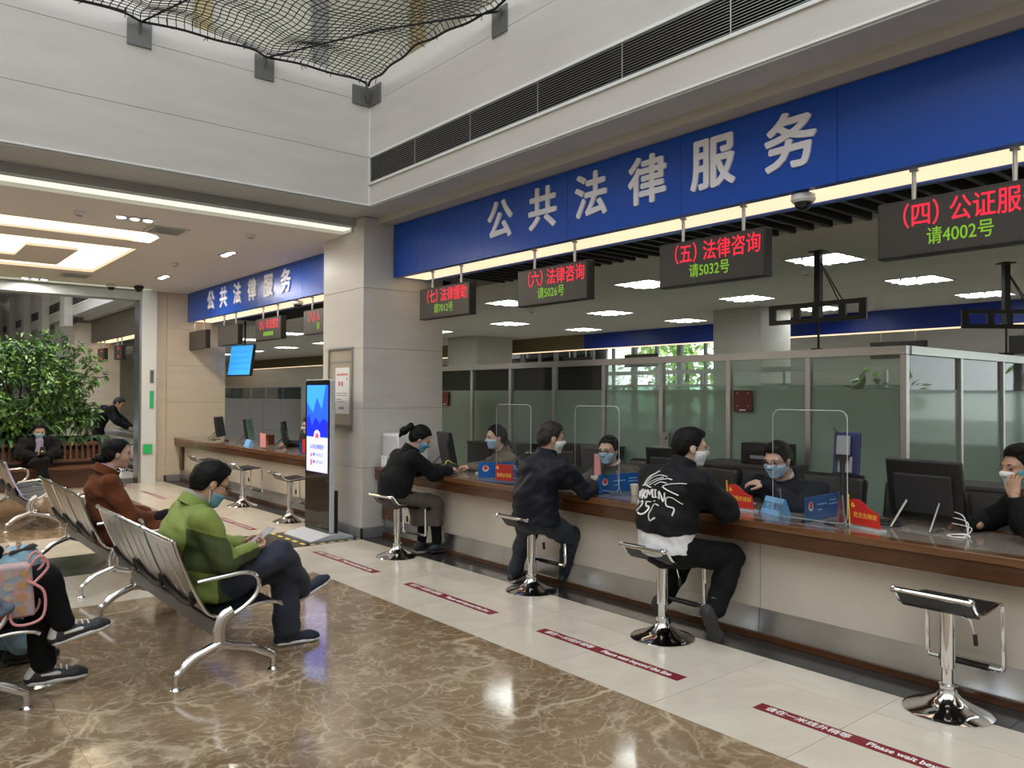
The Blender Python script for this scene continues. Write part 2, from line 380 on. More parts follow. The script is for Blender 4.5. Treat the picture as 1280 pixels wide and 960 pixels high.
upper_wall_right(-8.2, 7.37, [-8.2, 7.37], 'above the main blue sign')
w = struct(box_obj('wall_left', MT['joint'], None, -7.2, 4.12, 7.39, 7.9, 3.585, ZT))
wall_panels(w, MT['wall_stone'], 'y', 7.37, [-7.2, 4.12], [3.585, 4.085, 4.67, ZT])
tag(struct(box_obj('wall_back', MT['wall_stone'], None, -7.4, 4.3, -8.4, -8.2, 0, ZT)), 'plain stone wall behind the viewer')
struct(box_obj('wall_far_left', MT['wall_stone'], None, -7.4, -7.2, -8.2, 36.2, 0, ZT))
# corner metal trim where the two stone walls meet
struct(box_obj('trim_1', MT['white_trim'], None, 4.112, 4.122, 7.362, 7.372, 3.585, 4.60))

# soffit steps under the right wall (dark steel lip, recessed bronze beam)
def beam_right(y0, y1, n):
    ys_ = min(y1, 7.384) if y0 < 0 else y1
    b = struct(MB().box(4.13, 4.46, y0, ys_, 3.560, 3.585).build(f'trim_{n}', MT['soffit'], None))
    MB().box(4.118, 4.129, y0, ys_ - .02, 3.575, 3.590).build('edge_strip', MT['white_trim'], b)
    MB().box(4.44, 4.60, y0, y1, 3.49, 3.562).build('beam_face', MT['bronze_panel'], b)
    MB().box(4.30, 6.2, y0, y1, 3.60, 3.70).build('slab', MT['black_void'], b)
    return b
beam_right(-8.2, 7.745, 2)
b = struct(MB().box(-7.2, 4.438, 7.385, 7.93, 3.560, 3.585).build('trim_3', MT['soffit'], None))
MB().box(-7.2, 4.12, 7.365, 7.385, 3.575, 3.590).build('edge_strip', MT['white_trim'], b)
MB().box(-7.2, 4.44, 7.93, 8.00, 3.47, 3.585).build('beam_face', MT['steel_dark'], b)

# ------------------------------------------------------------------ upper storey seen through the net
up = struct(box_obj('wall_upper_left', MT['upper_wall'], None, -7.2, 9.0, 10.2, 10.4, ZT, 8.5))
for k, x in enumerate([-6.2, -4.6, -3.0, -1.4, .2, 1.8, 3.4, 5.0, 6.6]):
    box_obj('window_pane', MT['lit_upper'] if 'lit_upper' in MT else mat('lit_upper', (.75, .74, .66), .15, spec=.8), up, x, x + 1.35, 10.17, 10.20, 5.2, 7.9)
    box_obj('mullion', MT['steel_dark'] if k % 2 else MT['gold_panel_up'], up, x - .2, x - .02, 10.08, 10.2, ZT, 8.5)
up2 = struct(box_obj('wall_upper_right', MT['upper_wall'], None, 7.0, 7.2, -8.2, 10.4, ZT, 8.5))
for k in range(9):
    y = -7.5 + k * 1.9
    box_obj('window_pane', MT['lit_upper'], up2, 6.97, 7.0, y, y + 1.5, 5.3, 7.6)
    box_obj('mullion', MT['gold_panel_up'], up2, 6.9, 7.0, y - .25, y - .1, ZT, 8.5)
struct(box_obj('slab_left', MT['ceiling_white'], None, -7.2, 7.2, 7.60, 10.4, ZT - .2, ZT - .02))
struct(box_obj('slab_right', MT['ceiling_white'], None, 4.32, 7.2, -8.2, 7.58, ZT - .2, ZT - .02))
struct(box_obj('wall_upper_back', MT['upper_wall'], None, -7.4, 7.2, -8.6, -8.4, ZT, 8.5))
struct(box_obj('wall_upper_side', MT['upper_wall'], None, -7.4, -7.2, -8.4, 10.4, ZT, 8.5))
up3 = struct(box_obj('roof_edge_left', MT['upper_wall'], None, -7.4, 7.2, 7.37, 10.4, 8.5, 8.7))
struct(box_obj('roof_edge_right', MT['upper_wall'], None, 4.12, 7.2, -8.6, 7.35, 8.5, 8.7))
for k in range(6):
    y = -6 + k * 2.4
    struct(box_obj('roof_beam', MT['white_trim'], None, -7.2, 4.2, y - .06, y + .06, 8.5, 8.75))

# ------------------------------------------------------------------ ceiling of the left hall with coves
ZC = 3.42
def ceil_with_holes(name, m, x0, x1, y0, y1, holes, z0, z1):
    xs = sorted({x0, x1, *[h[0] for h in holes], *[h[1] for h in holes]}); ys = sorted({y0, y1, *[h[2] for h in holes], *[h[3] for h in holes]})
    B = MB()
    for i in range(len(xs) - 1):
        for j in range(len(ys) - 1):
            cx, cy = (xs[i] + xs[i + 1]) / 2, (ys[j] + ys[j + 1]) / 2
            if not any(h[0] < cx < h[1] and h[2] < cy < h[3] for h in holes): B.box(xs[i], xs[i + 1], ys[j], ys[j + 1], z0, z1)
    return B.build(name, m)
holes = [(-6.4, 2.50, 9.58, 10.20), (-2.0, 2.68, 10.75, 13.25), (-7.2, 4.25, 8.00, 8.22), (-7.2, 3.95, 14.70, 14.92)]
cl = struct(ceil_with_holes('ceiling_left', MT['ceiling_white'], -7.2, 4.75, 8.0, 15.0, holes, ZC, ZC + .05))
MB().prism([(2.50, 9.58), (2.62, 9.66), (2.69, 9.80), (2.69, 10.20), (2.50, 10.20)], 2, ZC - .001, ZC + .03).build('cove_end', MT['cove_light'], cl)
MB().box(-6.4, 2.50, 9.58, 10.20, ZC + .025, ZC + .035).build('cove_lamp', MT['cove_light'], cl)
MB().box(-2.0, 2.68, 10.75, 13.25, ZC + .042, ZC + .05).build('cove_lamp', MT['cove_light'], cl)
MB().prism([(1.55, 11.32), (2.13, 11.32), (2.13, 12.80), (-2.0, 12.80), (-2.0, 12.25), (1.55, 12.25)], 2, ZC - .002, ZC + .03).build('cove_island', MT['ceiling_white'], cl)
MB().box(-7.2, 4.25, 8.02, 8.20, ZC + .035, ZC + .045).build('slot_lamp', MT['slot_light'], cl)
MB().box(-7.2, 3.95, 14.70, 14.92, ZC + .035, ZC + .045).build('slot_lamp', MT['slot_light'], cl)
MB().box(-7.2, 4.75, 7.95, 15.4, ZC + .16, ZC + .2).build('slab', MT['ceiling_white'], cl)

def downlight(x, y, n, along, label):
    d = thing('downlight', label, 'ceiling light', (x, y, ZC))
    L = .10 * n; a, b = (L + .04, .15) if along == 'x' else (.15, L + .04)
    MB().box(-a / 2, a / 2, -b / 2, b / 2, -.012, -.001).build('frame', MT['alu'], d)
    for k in range(n):
        o = (k - (n - 1) / 2) * .13 * (L / .30 if n == 3 else 1)
        c = (o, 0, -.012) if along == 'x' else (0, o, -.012)
        MB().lathe([(.0005, -.006), (.034, -.006), (.045, .0)], c, 16).build('lamp', MT['spot_light'], d)
    ld = bpy.data.lights.new('lamp_glow', 'AREA'); ld.energy = 42; ld.size = .30; ld.color = (1.0, .93, .84); lo_ = bpy.data.objects.new('lamp_glow', ld); COL.objects.link(lo_); lo_.parent = d; lo_.location = (0, 0, -.03)
downlight(2.19, 8.87, 3, 'x', 'triple downlight beside the air vent in the hall ceiling')
downlight(3.68, 10.30, 3, 'y', 'triple downlight nearest the blue sign over the side counter')
downlight(3.64, 13.00, 3, 'y', 'triple downlight at the far end of the side counter')
downlight(2.12, 14.56, 3, 'x', 'triple downlight above the big green plant')
downlight(-1.2, 8.87, 3, 'x', 'unseen added triple downlight at the front of the hall ceiling beyond the left edge'); downlight(-1.2, 14.2, 3, 'x', 'unseen added triple downlight at the back of the hall ceiling beyond the left edge')  # both out of view, kept for the light they add to the hall
def sq_vent(x, y, label):
    v = thing('ceiling_vent', label, 'vent', (x, y, ZC))
    MB().box(-.2, .2, -.2, .2, -.012, -.001).build('frame', MT['alu'], v)
    for k in range(6): MB().box(-.16, .16, -.15 + k * .055, -.125 + k * .055, -.020, -.012).build('slat', MT['steel_dark'], v)
sq_vent(2.62, 9.28, 'square slatted vent beside a triple downlight'); sq_vent(2.55, 13.75, 'square vent beyond the glowing ceiling cove')
def detector(x, y, z, label):
    d = thing('smoke_detector', label, 'smoke detector', (x, y, z))
    MB().lathe([(.02, -.045), (.045, -.04), (.055, -.02), (.055, -.001)], (0, 0, 0), 20).build('housing', MT['white_plastic'], d, True)
    MB().lathe([(.012, -.052), (.03, -.048), (.03, -.043)], (0, 0, 0), 16).build('sensor', MT['grey_plastic'], d)
detector(1.68, 8.90, ZC, 'white smoke detector left of the triple downlight'); detector(3.43, 8.88, ZC, 'small smoke detector near the front edge of hall ceiling')
detector(3.38, 11.55, ZC, 'small round detector between the two side downlights')

# ------------------------------------------------------------------ piers between the modules
def pier(y, name_idx, seams, m, board):
    p = struct(box_obj('pillar', MT['joint'], None, 4.30, 5.31, y + .02, y + 1.0, 0, 3.6))
    wall_panels(p, m, 'y', y, [4.27, 5.33], seams)
    wall_panels(p, m, 'x', 4.27, [y, y + .24], seams)
    wall_panels(p, m, 'x', 4.285, [y + .25, y + 1.0], seams)
    wall_panels(p, m, 'y', y + 1.02, [4.29, 5.33], seams, sgn=1)
    MB().box(4.245, 4.27, y - .025, y + .26, 0, .11).box(4.245, 5.33, y - .025, y, 0, .11).box(4.262, 4.285, y + .26, y + 1.0, 0, .11).build('skirting', MT['base_granite'], p, bevel=.004)
    return p
pier(7.75, 1, [.11, .77, 1.43, 2.10, 2.77, 3.55], MT['wall_stone'], True)
pier(15.0, 2, [.11, .77, 1.43, 2.10, 2.77, 3.42], MT['wall_stone_warm'], False)
pier(22.9, 3, [.11, .77, 1.43, 2.10, 2.77, 3.42], MT['wall_stone_warm'], False)

# far opening: steel portal at y = 15
pt = struct(MB().box(3.84, 4.08, 14.95, 15.35, 0, 3.42).build('door_1', MT['white_trim'], None))
MB().box(3.80, 3.84, 14.98, 15.32, 0, 3.25).build('jamb', MT['steel'], pt)
MB().box(-7.2, 3.84, 14.98, 15.35, 3.25, 3.40).build('lintel', MT['steel_dark'], pt)
MB().box(4.08, 4.28, 15.05, 15.3, 0, 3.42).build('infill', MT['wall_stone_warm'], pt)
# ------------------------------------------------------------------ blue fascia signs, light strips, number boards
def fascia(y0, y1, zb, zt, seams, m, chars, ctr, step, label, lit=True):
    t = thing('fascia_sign', label, 'sign', (0, 0, 0))
    ys = [y0] + seams + [y1]
    for a, b in zip(ys[:-1], ys[1:]): MB().box(4.62, 4.66, a + .0015, b - .0015, zb, zt).build('panel', m, t)
    MB().box(4.612, 4.66, y0, y1, zt, zt + .012).build('top_trim', MT['alu'], t)
    MB().box(4.66, 4.70, y0, y1, zb, zb + .03).box(5.06, 5.12, y0, y1, zb, zb + .03).build('underside', m, t)
    MB().box(4.70, 5.06, y0 + .25, y1 - .02, zb + .012, zb + .02).build('light_strip', MT['warm_light'], t)
    MB().box(4.66, 5.12, y0, y1, zb + .03, zb + .05).build('tray', m, t)
    for k, c in enumerate(chars): text('letter', c, .385 if zt > 3.45 else .35, (4.612, ctr - k * step, 3.205 if zt > 3.45 else 3.165), *FACE, MT['sign_letter'], t, bold=.0095, depth=.008)
    return t
fascia(-8.0, 7.70, 2.905, 3.49, [-5.3, -4.1, -2.35, -.35, .85, 2.454, 3.657, 4.86, 6.06, 7.215], MT['sign_blue'], '公共法律服务', 5.77, .60, 'long blue fascia sign with six large white characters over the main counter')
fascia(8.80, 14.98, 2.905, 3.42, [10.1, 11.7, 13.3], MT['sign_blue'], '公共法律服务', 13.71, .62, 'shorter blue fascia sign with white characters over the side counter')
fascia(16.1, 22.86, 2.905, 3.52, [18.0, 20.0], MT['dark_sign'], '', 0, 0, 'unlit dark brown fascia beyond the far opening')

def board(yl, w, l1, l2, label, dim=False, case=None):
    t = thing('number_board', label, 'display', (4.67, yl - w / 2, 2.39))
    MB().box(-.01, .075, -w / 2, w / 2, 0, .33).build('case', MT['led_case'], t, bevel=.006)
    MB().box(-.0125, -.0100, -w / 2 + .012, w / 2 - .012, .012, .318).build('display', MT['led_face'], t)
    for s in (.26, -.26):
        MB().cyl((.03, s * w / .91, .33), (.03, s * w / .91, .50), .013, n=12).lathe([(.026, 0), (.026, .012)], (.03, s * w / .91, .50), 14).build('pole', MT['brushed'], t, True)
    r, g = (MT['led_red_dim'], MT['led_red_dim']) if dim else (MT['led_red'], MT['led_green'])
    if l1:
        a, b = l1
        text('red_text', a, .150, (-.0135, w / 2 - .07, .225), *FACE, r, t, bold=.0013, depth=.0005, align='LEFT', sx=.80)
        text('red_text', b, .150, (-.0135, w / 2 - .40, .225), *FACE, r, t, bold=.0013, depth=.0005, align='LEFT', sx=.80)
    if l2: text('green_text', l2, .105, (-.0135, -.0, .095), *FACE, g, t, bold=.0007, depth=.0005, sx=.84)
    return t
PL = MT
board(7.22, .91, ('（七）', '法律援助'), '请7012号', 'black number board beside the pillar reading 7012 in green')
board(5.565, .91, ('（六）', '法律咨询'), '请5026号', 'black number board between the 7012 and 5032 boards')
board(3.89, .91, ('（五）', '法律咨询'), '请5032号', 'black number board beside the white dome camera, reading 5032')
board(2.225, .91, ('（四）', '公证服务'), '请4002号', 'black number board at the right edge reading 4002')
board(10.13, .91, ('（八）', '人'), '请', 'black number board half hidden by the pillar, bracketed numeral eight in red')
nine = board(11.83, .95, ('（九）', '司法鉴定'), '', 'black number board with red characters left of the half hidden one')
board(13.49, .93, None, None, 'blank black number board second from the far end of side counter')
board(15.0, .90, None, None, 'blank black number board at the far end of side counter')
for k, (y, l) in enumerate([(22.3, 'farthest small black board with red marks beyond the opening'), (20.6, 'middle small black board with red marks beyond the opening'), (18.9, 'nearest small black board with red marks beyond the opening')]):
    t = board(y, .72, None, None, l)
    for z in (.26, .07): MB().box(-.0135, -.012, -.12, .12 if (k == 2 and z < .1) else .02, z - .03, z + .03).build('red_text', MT['led_red_dim'], t)
for q in range(5): MB().box(-.0135, -.0125, .10 - q * .075, .155 - q * .075, .065, .125).build('green_text', MT['led_green'], nine)
def dome(x, y, z, label, white=True):
    d = thing('dome_camera', label, 'camera', (x, y, z))
    MB().lathe([(.055, 0), (.075, -.012), (.078, -.045), (.066, -.062), (.060, -.062)][::-1], (0, 0, 0), 24).build('housing', MT['white_plastic'] if white else MT['dark_plastic'], d, True)
    MB().lathe([(.002, -.112), (.025, -.108), (.045, -.094), (.055, -.075), (.057, -.060)], (0, 0, 0), 24).build('bubble', MT['screen_dark'], d, True)
dome(4.72, 2.74, 2.905, 'white dome camera under the main blue sign'); dome(4.72, 10.45, 2.905, 'white dome camera under the side blue sign')
dome(3.20, 14.4, ZC, 'white dome camera at far end of the hall ceiling'); dome(3.62, 14.35, ZC, 'dark dome camera at far end of the hall ceiling', False)
dome(6.45, 4.9, 3.0, 'small white dome camera on office ceiling behind the 5032 board'); dome(6.6, 7.35, 3.0, 'small dome camera on office ceiling right of the 7012 board')
detector(8.25, 4.75, 3.0, 'smoke detector on office ceiling beside the hanging bracket'); detector(8.6, 9.9, 3.0, 'smoke detector on office ceiling far left')

# ------------------------------------------------------------------ office ceiling
oc = struct(MB().box(6.2, 13.2, -8.2, 34.0, 3.0, 3.05).build('ceiling_office', MT['office_ceiling']))
MB().box(6.17, 6.2, -8.2, 34.0, 2.99, 3.35).build('bulkhead', MT['office_ceiling'], oc)
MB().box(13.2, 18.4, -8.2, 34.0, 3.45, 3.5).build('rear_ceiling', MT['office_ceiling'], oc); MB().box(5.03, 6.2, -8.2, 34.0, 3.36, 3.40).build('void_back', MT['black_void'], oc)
s0 = None
for y0_, y1_ in ((.2, 7.7), (8.8, 14.9)):
    y = y0_
    while y < y1_:
        if s0 is None: s0 = MB().box(5.14, 6.165, -.02, .02, 2.98, 3.12).build('slat', MT['black_slat'], oc); s0.location = (0, y, 0)
        else:
            o = link('slat', s0.data, oc); o.location = (0, y, 0)
        y += .165
lp = None
def panel_light(x, y, label, small=False):
    global lp
    if lp is None:
        lp = thing('panel_light', label, 'ceiling light', (x, y, 3.0), 0, 'office ceiling panel lights')
        MB().box(-.30, .30, -.30, -.28, -.012, -.001).box(-.30, .30, .28, .30, -.012, -.001).box(-.30, -.28, -.28, .28, -.012, -.001).box(.28, .30, -.28, .28, -.012, -.001).build('frame', MT['alu'], lp)
        MB().box(-.28, .28, -.28, .28, -.004, -.002).build('lamp', MT['cool_light'], lp)
        for k in (1, 2):
            MB().box(-.28 + .187 * k - .011, -.28 + .187 * k + .011, -.28, .28, -.030, -.005).build('louvre', MT['alu'], lp)
            MB().box(-.28, .28, -.28 + .187 * k - .011, -.28 + .187 * k + .011, -.030, -.005).build('louvre', MT['alu'], lp)
        return lp
    c = copy_tree(lp); c.location = (x, y, 3.0); tag(c, label); return c
NM = {0: 'nearest', 1: 'second', 2: 'third'}
rows = {4.2: 'row nearest the right', 6.6: 'second row from the right', 9.3: 'third row from the right', 12.0: 'fourth row from the right', 14.6: 'row farthest to the left', 1.7: 'row at the right edge'}
for y in (1.7, 4.2, 6.6, 9.3, 12.0, 14.6):
    for k, x in enumerate((7.65, 9.85, 11.9)):
        if y == 14.6 and k == 2: continue
        panel_light(x, y, f'square grid ceiling light, {NM[k]} from the counter in the {rows[y]}')

for i, y in enumerate((17.4, 20.0, 22.6, 25.2, 28.0)):
    for k, x in enumerate((7.65, 9.85)): panel_light(x, y, f'square grid ceiling light far beyond the side counter, {["nearest", "second", "third", "fourth", "farthest"][i]} of the {["left", "right"][k]} line')
for i, y in enumerate((2.0, 6.5, 11.0, 15.5)):  # lights added to brighten the dim rear hall, no known fixtures there
    c = panel_light(15.4, y, f'added square grid light to brighten the rear hall, {["rightmost", "second from right", "third from right", "leftmost"][i]}'); c.location.z = 3.45
# ------------------------------------------------------------------ back of the office
def column(x0, x1, y0, y1, label):
    c = struct(box_obj('column', MT['joint'], None, x0 + .01, x1 - .01, y0 + .01, y1 - .01, 0, 3.0))
    wall_panels(c, MT['wall_stone'], 'x', x0, [y0, y1], [0, 1.0, 2.0, 3.0]); wall_panels(c, MT['wall_stone'], 'y', y0, [x0, x1], [0, 1.0, 2.0, 3.0])
    return c
column(10.9, 11.75, 7.05, 7.95, ''); column(11.3, 12.4, 15.0, 16.2, '')
f = thing('rear_fascia', 'dark blue fascia with light strip at the back of the office', 'sign', (0, 0, 0))
for a, b in ((-6, -2), (-2, 2), (2, 6), (6, 9.5), (9.5, 13.0)): MB().box(12.9, 12.95, a + .002, b - .002, 2.66, 2.998).build('panel', MT['far_blue'], f)
MB().box(12.9, 12.95, 13.002, 15.5, 2.66, 2.998).build('panel', MT['gold_panel'], f); MB().box(12.9, 12.95, 15.505, 33.85, 2.66, 2.998).build('panel', MT['gold_panel'], f)
MB().box(12.96, 13.2, -6, 33.85, 2.655, 2.665).build('light_strip', MT['warm_light'], f)
for k, (y, l) in enumerate([(17.0, 'leftmost'), (13.6, 'second from left'), (11.6, 'third from left'), (9.2, 'fourth from left'), (6.0, 'fifth from left'), (3.9, 'sixth from left'), (1.4, 'rightmost')]):
    t = thing('rear_board', f'dark blank board hanging at the back of the office, {l}', 'display', (13.28, y, 2.22))
    MB().box(-.05, .05, -.45, .45, 0, .28).build('case', MT['led_case'], t, bevel=.005)
    for s in (-.28, .28): MB().cyl((0, s, .28), (0, s, 1.22), .012, n=8).build('pole', MT['brushed'], t)
# facade with windows and the greenery outside
fw = struct(MB().box(17.6, 17.8, -8.2, 34, 0, .6).box(17.6, 17.8, -8.2, 34, 3.30, 3.5).build('wall_rear', MT['wall_stone']))
ys = [-8.2, -5, 0.2, 1.0, 4.9, 9.4, 10.6, 12.3, 14.0, 15.7, 17.4, 19.1, 20.8, 22.5, 24.2, 26.0, 28.6, 31.2, 34.0]
for i, (a, b) in enumerate(zip(ys[:-1], ys[1:])):
    solid = (a in (1.0, 4.9, 9.4)) and i < 7
    if solid: box_obj('infill', MT['wall_stone'], fw, 17.58, 17.8, a, b, .6, 3.3)
    else:
        wn = struct(box_obj(f'window_{i + 1}', MT['window_glass'], None, 17.69, 17.70, a + .06, b - .06, .6, 3.3))
        m_ = (a + b) / 2
        MB().box(17.62, 17.76, a - .06, a + .08, .6, 3.3).box(17.64, 17.74, m_ - .03, m_ + .03, .6, 3.3).box(17.64, 17.74, a, b, 1.66, 1.72).build('frame', MT['steel_dark'], wn)
struct(box_obj('wall_office_end', MT['wall_stone_warm'], None, 4.5, 18.4, 33.9, 34.1, 0, 3.5))
struct(box_obj('wall_office_near', MT['wall_stone_warm'], None, 4.6, 18.4, -8.2, -8.0, 0, 3.4))
struct(box_obj('ground', MT['ground_out'], None, 17.8, 60, -40, 60, -.3, -.05))
# ------------------------------------------------------------------ second atrium beyond the far opening
w = upper_wall_right(16.0, 36.0, [16.0, 36.0], 'beyond the far opening')
beam_right(16.0, 36.0, 4)
struct(box_obj('wall_beyond_right', MT['wall_stone'], None, 4.28, 4.5, 23.95, 36.0, 0, 3.58))
struct(box_obj('wall_beyond_front', MT['wall_stone'], None, -7.2, 4.14, 15.36, 15.5, 3.45, ZT))
wf = struct(box_obj('wall_beyond', MT['wall_stone'], None, -7.2, 4.28, 36.0, 36.2, 3.3, ZT))
wg = struct(box_obj('window_20', MT['clear_glass'], None, -7.2, 4.28, 36.1, 36.11, 0, 3.3))
for k in range(9): box_obj('mullion', MT['steel_dark'], wg, -7.0 + k * 1.4, -6.92 + k * 1.4, 36.05, 36.16, 0, 3.3)
box_obj('dark_lobby', MT['cabinet_grey'], wf, -7.2, 4.28, 38.0, 38.1, 0, 3.5)
box_obj('lobby_ceiling', MT['ceiling_white'], wf, -7.2, 4.28, 36.2, 38.1, 3.4, 3.5)
box_obj('far_light_blocker', MT['office_ceiling'], wf, -7.2, 4.4, 21.0, 36.2, ZT + .05, ZT + .1)  # unseen cover, sized to keep daylight in the second atrium low
for k in range(5): box_obj('rib', MT['wall_stone'], wf, 3.95, 4.14, 22.6 + k * 3.2, 23.2 + k * 3.2, 3.3, ZT)
# ------------------------------------------------------------------ service counters
def counter(y0, y1, label_t, label_b, joint, wood_end):
    b = t = thing('service_counter', label_b, 'counter', (0, 0, 0))
    js = [y0] + joint + [y1 - wood_end]
    for a, c in zip(js[:-1], js[1:]): MB().box(4.55, 4.575, a + .002, c - .002, .198, .615).build('front_panel', MT['counter_face'], b)
    MB().box(4.56, 4.60, y0, y1, .05, .63).build('core', MT['joint'], b)
    MB().box(4.50, 4.575, y1 - wood_end + .002, y1, .198, .64).build('end_post', MT['counter_wood'], b, bevel=.004)
    for a, c in zip(js[:-1], js[1:]): MB().prism([(4.545, .198), (4.56, .198), (4.56, .045), (4.53, .045)], 1, a + .002, (c if c != js[-1] else y1) - .002).build('kick_plate', MT['brushed'], b)
    MB().box(4.51, 4.56, y0, y1, 0, .045).build('plinth', MT['counter_wood'], b, bevel=.003)
    MB().box(4.545, 4.57, y0, y1, .615, .642).build('top_rail', MT['brushed'], b)
    MB().box(4.60, 5.20, y1 - .03, y1, .0, .64).build('side_panel', MT['counter_wood'], b)
    MB().box(4.40, 4.505, y0, y1, .738, .785).build('front_edge', MT['counter_edge'], t, bevel=.006)
    MB().box(4.41, 4.44, y0, y1, .645, .737).build('apron', MT['counter_wood'], t, bevel=.002)
    MB().box(4.505, 5.14, y0, y1, .745, .7845).build('slab', MT['counter_stone'], t)
    MB().box(5.14, 5.24, y0, y1, .738, .785).build('rear_edge', MT['counter_edge'], t, bevel=.006)
    MB().box(4.44, 5.24, y0, y1, .645, .74).build('carcass', MT['counter_wood'], t)
counter(-7.9, 7.72, 'long wooden counter top with grey stone inlay along the main hall', 'long wood topped counter with pale stone front in the main hall', [-5.2, -2.2, .8, 2.95, 5.15], .35)
counter(8.80, 14.97, 'wooden counter top with grey stone inlay in the side bay', 'wood topped counter with pale stone front in the side bay', [10.9, 12.9], .12)
counter(16.1, 22.85, 'wooden counter top beyond the far opening', 'wood topped counter beyond the far opening', [18.3, 20.6], .1)

# ------------------------------------------------------------------ glass partition behind the officers
gp = thing('glass_partition', 'aluminium framed glass partition with frosted lower panes behind the main counter', 'partition', (0, 0, 0))
PY = [2.93 + .845 * k for k in range(0, 10)]; PZ = 1.93
for y in PY: MB().box(6.57, 6.63, y - .025, y + .025, 0, PZ).build('post', MT['alu'], gp, bevel=.003)
MB().box(6.56, 6.64, PY[0] - .03, PY[-1], PZ, PZ + .07).build('top_rail', MT['alu'], gp); MB().box(6.58, 6.62, PY[0], PY[-1], 0, .08).build('floor_rail', MT['alu'], gp)
def pane(a, b, plane, c):
    for z0, z1, m in ((.08, 1.645, 'frosted_glass'), (1.645, PZ, 'clear_glass')):
        (MB().box(c - .003, c + .003, a, b, z0, z1) if plane == 'x' else MB().box(a, b, c - .003, c + .003, z0, z1)).build('pane', MT[m], gp)
for a, b in zip(PY[:-1], PY[1:]): pane(a + .025, b - .025, 'x', 6.6)
RX = [6.64, 7.68, 8.70, 9.7, 10.7]
for x in RX[1:]: MB().box(x - .025, x + .025, 2.90, 2.96, 0, PZ).build('post', MT['alu'], gp, bevel=.003)
MB().box(6.64, RX[-1], 2.89, 2.97, PZ, PZ + .07).build('rail', MT['alu'], gp)
for a, b in zip(RX[:-1], RX[1:]): pane(a + .025, b - .025, 'y', 2.93)
lk = MB().box(6.545, 6.57, 5.34, 5.42, 1.02, 1.20).build('lock_case', MT['steel_dark'], gp, bevel=.004)
MB().cyl((6.545, 5.38, 1.15), (6.52, 5.38, 1.15), .024).build('knob', MT['brushed'], lk, True)
for (a, b, l) in ((4.335, 4.545, 'dark red switch cover plate with four screws on the glass partition right of the door'), (9.38, 9.55, 'dark red cover plate on the glass beside the white pillar')):
    t = thing('cover_plate', l, 'plate', (6.568, (a + b) / 2, 1.43))
    MB().box(-.018, -.002, -(b - a) / 2, (b - a) / 2, 0, .205).build('plate', MT['red_plate'], t, bevel=.008)
    for sy in (-.06, .06):
        for z in (.055, .18): MB().cyl((-.018, sy, z), (-.021, sy, z), .006, n=8).build('screw', MT['alu'], t)
    MB().box(-.0190, -.018, -.035, .035, .010, .024).build('print', MT['white_print'], t)
# second line of partitions deeper in the office
g2 = thing('rear_partition', 'second glazed partition deeper in the office', 'partition', (0, 0, 0))
for k in range(9): MB().box(9.18, 9.22, 3.0 + k * 1.3 - .02, 3.0 + k * 1.3 + .02, 0, 1.93).build('post', MT['alu'], g2)
MB().box(9.17, 9.23, 3.0, 13.4, 1.90, 1.96).build('top_rail', MT['alu'], g2); MB().box(9.18, 9.22, 3.0, 13.4, 1.72, 1.75).build('mid_rail', MT['alu'], g2); MB().box(9.18, 9.22, 3.0, 13.4, 0, .06).build('floor_rail', MT['alu'], g2)
for k in range(8):
    MB().box(9.197, 9.203, 3.02 + k * 1.3, 4.28 + k * 1.3, .06, 1.72).build('pane', MT['office_glass'], g2)
# low grey screens seen over the side counter
lp_ = thing('low_screen', 'low grey panel screen with glass top strip behind the side counter', 'partition', (0, 0, 0))
LY = [15.25, 16.28, 17.2, 18.07, 19.0, 20.0, 21.0]
mat('screen_grey', (.30, .29, .28), .7)
for a, b in zip(LY[:-1], LY[1:]):
    MB().box(6.98, 7.02, a + .006, b - .006, .05, .80).build('panel', MT['screen_grey'], lp_); MB().box(6.98, 7.02, a + .006, b - .006, .81, 1.47).build('panel', MT['screen_grey'], lp_)
    MB().box(6.995, 7.005, a + .006, b - .006, 1.48, 1.73).build('pane', MT['office_glass'], lp_)
MB().box(6.97, 7.03, LY[0], LY[-1], 1.73, 1.76).box(6.97, 7.03, LY[0], LY[-1], 0, .05).box(6.97, 7.03, LY[0] - .05, LY[0], 0, 1.76).build('frame', MT['alu'], lp_)
g3 = thing('rear_glass_screen', 'dark glass screen deep in the office beyond the side counter', 'partition', (0, 0, 0))
MB().box(9.5, 9.53, 14.5, 17.8, .05, 1.80).build('pane', MT['office_glass'], g3); MB().box(9.48, 9.55, 14.5, 17.8, 1.80, 1.86).box(9.48, 9.55, 14.5, 17.8, 0, .05).build('frame', MT['alu'], g3)

# filing cabinets and desks behind the officers
def cabinet(y0, y1, x0, x1, h, label, papers=0):
    c = thing('low_cabinet', label, 'cabinet', ((x0 + x1) / 2, (y0 + y1) / 2, 0)); hx, hy = (x1 - x0) / 2, (y1 - y0) / 2
    MB().box(-hx, hx, -hy, hy, .05, h - .03).build('body', MT['cabinet_grey'], c); MB().box(-hx - .01, hx + .01, -hy - .01, hy + .01, h - .03, h).build('top', MT['cabinet_grey'], c, bevel=.004)
    MB().box(-hx + .02, hx - .02, -hy + .02, hy - .02, 0, .05).build('plinth', MT['black_plastic'], c)
    for s in (-1, 1):
        d = MB().box(-hx - .015, -hx - .001, min(s * hy * .03, s * hy * .97), max(s * hy * .03, s * hy * .97), .08, h - .06).build('door', MT['cabinet_grey'], c); MB().box(-hx - .03, -hx - .016, s * .05 - .006, s * .05 + .006, h * .45, h * .6).build('handle', MT['alu'], d)
    return c
cabinet(7.35, 8.35, 6.15, 6.53, .98, 'dark grey low cabinet behind the left officer'); cabinet(5.95, 6.95, 6.15, 6.53, 1.02, 'dark grey low cabinet between the first two officers')
